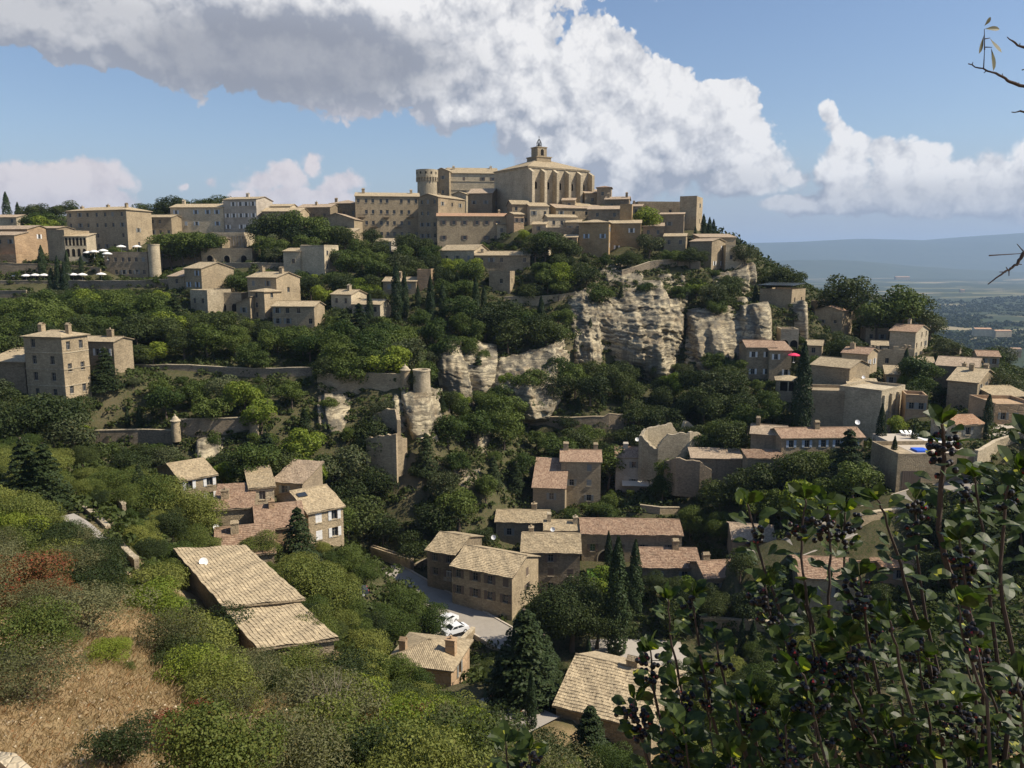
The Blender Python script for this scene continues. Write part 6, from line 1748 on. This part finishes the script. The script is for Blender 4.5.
q = MB(); q.box(at(990,432,140)[0], at(1045,432,140)[0], 140, 156, at(1000,436,140)[2]-3, at(1000,436,140)[2]); structure(q.build('flat_terrace', M['concrete']), 'pale flat terrace at the right edge', 'terrace')
q = MB(); a = at(566,553,136); q.box(at(588,575,130)[0], at(612,575,130)[0], 127, 133, g1(a[0]+6, 130)-1, at(600,575,130)[2]); lw, t, o = new_mat('clipped_lawn'); principled(t, o, t.mix(t.noise(t.pos(), 3, 4), (.06, .13, .02), (.10, .19, .035)), .9, .1)
structure(q.build('lawn', lw), 'small bright green lawn between valley houses', 'lawn')

# ---------------------------------------------------------------- foreground: berry shrub and almond twigs beside the viewpoint
lm, t, o = new_mat('glossy_shrub_leaf')
isl = t.node('ShaderNodeNewGeometry').outputs['Random Per Island']
n = t.noise(t.pos(), 60, 4, .6)
c1_ = t.mix(isl, (.014, .027, .006), (.055, .080, .018)); c1_ = t.mix(t.ramp(isl, .965, .97), c1_, (.30, .30, .04))
c1_ = t.mix(t.ramp(n, .60, .75, 0, .35), c1_, (.10, .10, .05))
bs = t.node('ShaderNodeBsdfPrincipled'); t.put(bs.inputs['Base Color'], c1_); bs.inputs['Roughness'].default_value = .48; bs.inputs['Specular IOR Level'].default_value = .3
tr = t.node('ShaderNodeBsdfTranslucent'); t.put(tr.inputs[0], t.mix(1., c1_, (1.6, 1.9, .6), 'MULTIPLY'))
mx = t.node('ShaderNodeMixShader'); mx.inputs[0].default_value = .28; t.l.new(bs.outputs[0], mx.inputs[1]); t.l.new(tr.outputs[0], mx.inputs[2]); t.l.new(mx.outputs[0], o.inputs[0])
bm_, t, o = new_mat('black_berry_skin')
isl = t.node('ShaderNodeNewGeometry').outputs['Random Per Island']
principled(t, o, t.mix(t.ramp(isl, .95, .96), (.006, .005, .007), (.22, .015, .015)), .38, .4)
def leaf_geo(q, p, d, up, L_, W_, fold=.25, droop=.25, n=5, mat=0):
    d = d.normalized(); s = d.cross(up).normalized(); nn = s.cross(d)
    prof = [.0, .30, .66, .95, 1.0, .78, .0]; m = len(prof)-1
    prev = None
    for i in range(m+1):
        t_ = i/m; c = p + d*L_*t_ - nn*droop*L_*t_*t_
        w = prof[i]*W_/2
        cur = (c - s*w + nn*w*fold, c, c + s*w + nn*w*fold)
        if prev:
            for a, b in ((0, 1), (1, 2)):
                pts_ = [prev[a], prev[b], cur[b], cur[a]]
                u_ = []
                for v_ in pts_:
                    if not any((v_-w_).length < 1e-6 for w_ in u_): u_.append(v_)
                if len(u_) > 2: q.face([tuple(v_) for v_ in u_], mat)
        prev = cur
def ball(q, c, r, n=8, m=5):
    rings = [[(c.x+r*math.sin(PI*j/m)*math.cos(2*PI*i/n), c.y+r*math.sin(PI*j/m)*math.sin(2*PI*i/n), c.z+r*math.cos(PI*j/m)) for i in range(n)] for j in range(m+1)]
    for j in range(m):
        for i in range(n):
            a, b, c_, d = rings[j][i], rings[j][(i+1) % n], rings[j+1][(i+1) % n], rings[j+1][i]
            q.face([a, c_, d] if j == 0 else ([a, b, c_] if j == m-1 else [a, b, c_, d]))
shr = thing('berry_shrub', 'dark glossy leaved shrub with clusters of black berries in the right foreground', 'shrub', (.95, 1.25, g1(.95, 1.25)))
org = Vector(shr.location)
rb = random.Random(21)
STEMS = [
 ([(748,505),(757,545),(775,600),(805,670),(850,780)],1.35,1),([(806,500),(800,550),(808,610),(830,690),(865,790)],1.3,1),([(828,506),(831,560),(826,620),(850,700)],1.35,1),([(846,512),(842,560),(850,620),(880,720)],1.4,1),
 ([(878,500),(893,540),(905,580),(925,650),(950,760)],1.25,1),([(943,425),(945,450),(938,500),(940,545),(965,610),(1005,700),(1050,800)],1.15,1.6),([(1012,470),(1002,520),(1000,590),(1020,690)],1.1,1),([(975,478),(985,540),(990,620),(1010,720)],1.2,1),
 ([(915,500),(915,560),(930,640),(955,740)],1.3,1),([(668,600),(672,650),(690,720),(720,800)],1.45,1),([(692,595),(700,650),(712,720),(740,800)],1.4,1),([(716,640),(725,690),(750,760)],1.35,1),([(650,650),(655,700),(680,780)],1.3,1),([(634,700),(640,740),(660,800)],1.25,1),
 ([(505,742),(508,770),(520,810)],1.3,.8),([(530,752),(530,780)],1.3,.8),([(765,585),(775,640),(800,720)],1.3,1),([(860,575),(868,640),(890,740)],1.2,1),([(785,640),(800,700),(825,790)],1.2,1),([(735,700),(745,750),(760,810)],1.15,1),
 ([(1030,440),(1030,520),(1040,640)],1.05,1.2),([(960,540),(970,620),(990,720)],1.15,1),([(890,620),(905,690),(930,780)],1.1,1),([(835,640),(850,720),(870,800)],1.15,1),([(680,740),(690,790)],1.2,1),([(805,600),(815,660),(830,760)],1.4,1)]
for i in range(50):
    px = rb.uniform(668, 1045); lo = 600+ (70 if px < 800 else 0); py = lo + (790-lo)*rb.random()**.85
    STEMS.append(([(px,py),(px+rb.uniform(0,14),py+50),(px+rb.uniform(10,40),py+120)], rb.uniform(1.0,1.5), .8))
for si, (pl, Y, thk) in enumerate(STEMS):
    pts = [Vector(at(px, py, Y+.02*k)) for k, (px, py) in enumerate(pl)]
    low_ = pts[-1]; mid = low_.lerp(org, .5) + Vector((rb.uniform(-.08,.08), rb.uniform(-.05,.05), -.03))
    full = pts + [mid, org + Vector((rb.uniform(-.1,.1), rb.uniform(-.1,.1), -.05))]
    # smooth
    P_ = full
    for _ in range(2):
        N_ = [P_[0]]
        for i in range(len(P_)-1): N_ += [P_[i].lerp(P_[i+1], .25), P_[i].lerp(P_[i+1], .75)]
        N_.append(P_[-1]); P_ = N_
    P_ = [p + Vector((rb.uniform(-.002,.002), 0, rb.uniform(-.002,.002))) for p in P_]
    q = MB(); L_ = len(P_)
    q.tube([tuple(p-org) for p in P_], [(.0014 + .0045*(i/L_)**1.1)*thk for i in range(L_)], 6)
    br = q.build('branch', TWIG, shr, smooth=True)
    ql = MB(); qb = MB()
    acc = 0; step = .0; ang = rb.uniform(0, 6)
    lim = rb.uniform(.16, .26) if thk > .9 else rb.uniform(.14, .24)
    top = P_[0]; dirT = (P_[0]-P_[1]).normalized()
    for k in range(5):     # tip rosette
        a = ang + k*2.2; side = Vector((math.cos(a), math.sin(a)*.8, 0))
        leaf_geo(ql, top-org, dirT*rb.uniform(.5,1.1)+side*rb.uniform(.3,.9), Vector((-side.y, side.x, .4)) if rb.random() < .5 else Vector((0,-.5,1)), rb.uniform(.028,.044), rb.uniform(.017,.024), rb.uniform(.1,.4), rb.uniform(-.1,.4))
    i = 0; walked = 0; nxt = .012
    for i in range(len(P_)-1):
        a_, b_ = P_[i], P_[i+1]; seg = (b_-a_).length
        while nxt < walked+seg and nxt < lim:
            p = a_.lerp(b_, (nxt-walked)/seg); d = (a_-b_).normalized(); ang += 2.4
            side = Vector((math.cos(ang), math.sin(ang)*.8, rb.uniform(-.1,.3)))
            for _ in range(2 if rb.random() < .6 else 1):
                side2 = side if _ == 0 else Vector((math.cos(ang+2), math.sin(ang+2), .1))
                tw = p + side2*.012
                leaf_geo(ql, tw-org, d*rb.uniform(.2,.9)+side2, Vector((rb.uniform(-.5,.5),-.5,1)), rb.uniform(.020,.037), rb.uniform(.014,.021), rb.uniform(.05,.4), rb.uniform(-.1,.5))
            if .02 < nxt < .075 and si % 5 != 4 and rb.random() < .62:
                c = p + side*rb.uniform(.008,.016)
                qb.tube([tuple(p-org), tuple(c-org)], .0008, 4)
                for _ in range(rb.randint(6, 12)):
                    cc = c + Vector((rb.gauss(0,.009), rb.gauss(0,.008), rb.gauss(0,.009)))
                    ball(qb, cc-org, rb.uniform(.0042,.0056))
            nxt += rb.uniform(.010, .020)
        walked += seg
        if nxt >= lim: break
    ql.build('leaves', lm, br)
    if qb.f: qb.build('berry_cluster', bm_, br, smooth=True)

alm = thing('almond_tree', 'bare almond twigs with a few drooping leaves entering the sky from the right edge', 'tree', (2.3, 1.9, g1(2.3, 1.9)))
ao = Vector(alm.location)
trunk_top = Vector((2.35, 2.0, .9))
q = MB(); q.tube([(0,0,-.3), (.05,.05,.6), tuple(Vector((2.3,1.95,-.2))-ao), tuple(trunk_top-ao)], [.09,.075,.06,.03], 8); q.build('trunk', BARK, alm, smooth=True)
am2, t, o = new_mat('almond_leaf'); bs_ = principled(t, o, t.mix(t.noise(t.pos(), 40, 3), (.09, .10, .045), (.20, .18, .12)), .6, .2)
def twig(pl, Y, r0, r1, spurs=()):
    pts = [Vector(at(px, py, Y)) for px, py in pl]
    end = pts[-1]; q = MB()
    P_ = pts + [end.lerp(trunk_top, .45) + Vector((0, 0, .02)), trunk_top + Vector((0, 0, rb.uniform(-.4, 0)))]
    Q = []
    for i in range(len(pts)-1):
        for j in range(4): Q.append(pts[i].lerp(pts[i+1], j/4) + Vector((rb.uniform(-.001,.001), 0, rb.uniform(-.0012,.0012))))
    Q += P_[len(pts)-1:]
    n_ = len(Q)
    q.tube([tuple(p-ao) for p in Q], [(r0+(r1-r0)*i/n_)*rb.uniform(.9,1.15) for i in range(n_)], 6)
    for (a, b) in spurs: q.tube([tuple(Vector(at(*a, Y))-ao), tuple(Vector(at(*b, Y))-ao)], [.0012, .0006], 5)
    return q.build('branch', TWIG, alm, smooth=True)
Yt = 1.6
b1 = twig([(968,64),(983,69),(1000,75),(1010,82),(1030,88)], Yt, .0009, .0036, [((972,65),(973,62)),((986,71),(984,73)),((1002,76.5),(1002.5,73.5)),((983.5,69),(984.5,50)),((984.5,50),(984.3,29)),((984.2,39),(990,38)),((985.5,47.2),(992,47.3)),((1018,84),(1019,82.5))])
twig([(1007,37),(1018,45.5),(1030,50)], Yt, .0009, .0036, [((1019.5,46),(1020,43))])
twig([(1012,112.5),(1020,111.5),(1040,113)], Yt, .0009, .003, [((1022,70),(1026,69))])
twig([(988,284),(996,278),(1006,271),(1012,268),(1018,263),(1023,253),(1040,246)], 1.4, .0009, .0036, [((1008,270),(1006,267)),((1006,272),(999.5,272)),((1009,270),(1009,276)),((1017,264),(1022,264.5)),((1024,252),(1017,244)),((989,255.5),(1022,253.5)),((1022,253.5),(1030,250))])
for (a, b, w, dr) in [((984.3,26),(991,17),.007,.02),((984.5,29),(1001,28),.009,.12),((984,35),(978,54),.009,-.05),((990,38),(997,55),.013,-.25),((991,47.5),(994,71),.014,.03)]:
    A_, B_ = Vector(at(*a, Yt)), Vector(at(*b, Yt)); q = MB()
    leaf_geo(q, A_-ao, B_-A_, Vector((.5,-.8,.3)), (B_-A_).length, w*1.1, .3, dr); q.build('leaf', am2, b1)

# ---------------------------------------------------------------- haze
zt = float(HZ.max())+15
q = MB(); q.box(-24400, 24600, -400, 24500, min(GZ.min(), HZ.min())-1, zt)
hz, t, o = new_mat('haze_air')
pv = t.node('ShaderNodeVolumePrincipled'); pv.inputs['Color'].default_value = (.50, .70, 1., 1); pv.inputs['Density'].default_value = 6.5e-5; pv.inputs['Anisotropy'].default_value = .1
t.l.new(pv.outputs[0], o.inputs['Volume'])
tag(q.build('haze', hz), 'pale blue haze over the plain and far hills', 'haze', None, 'stuff')
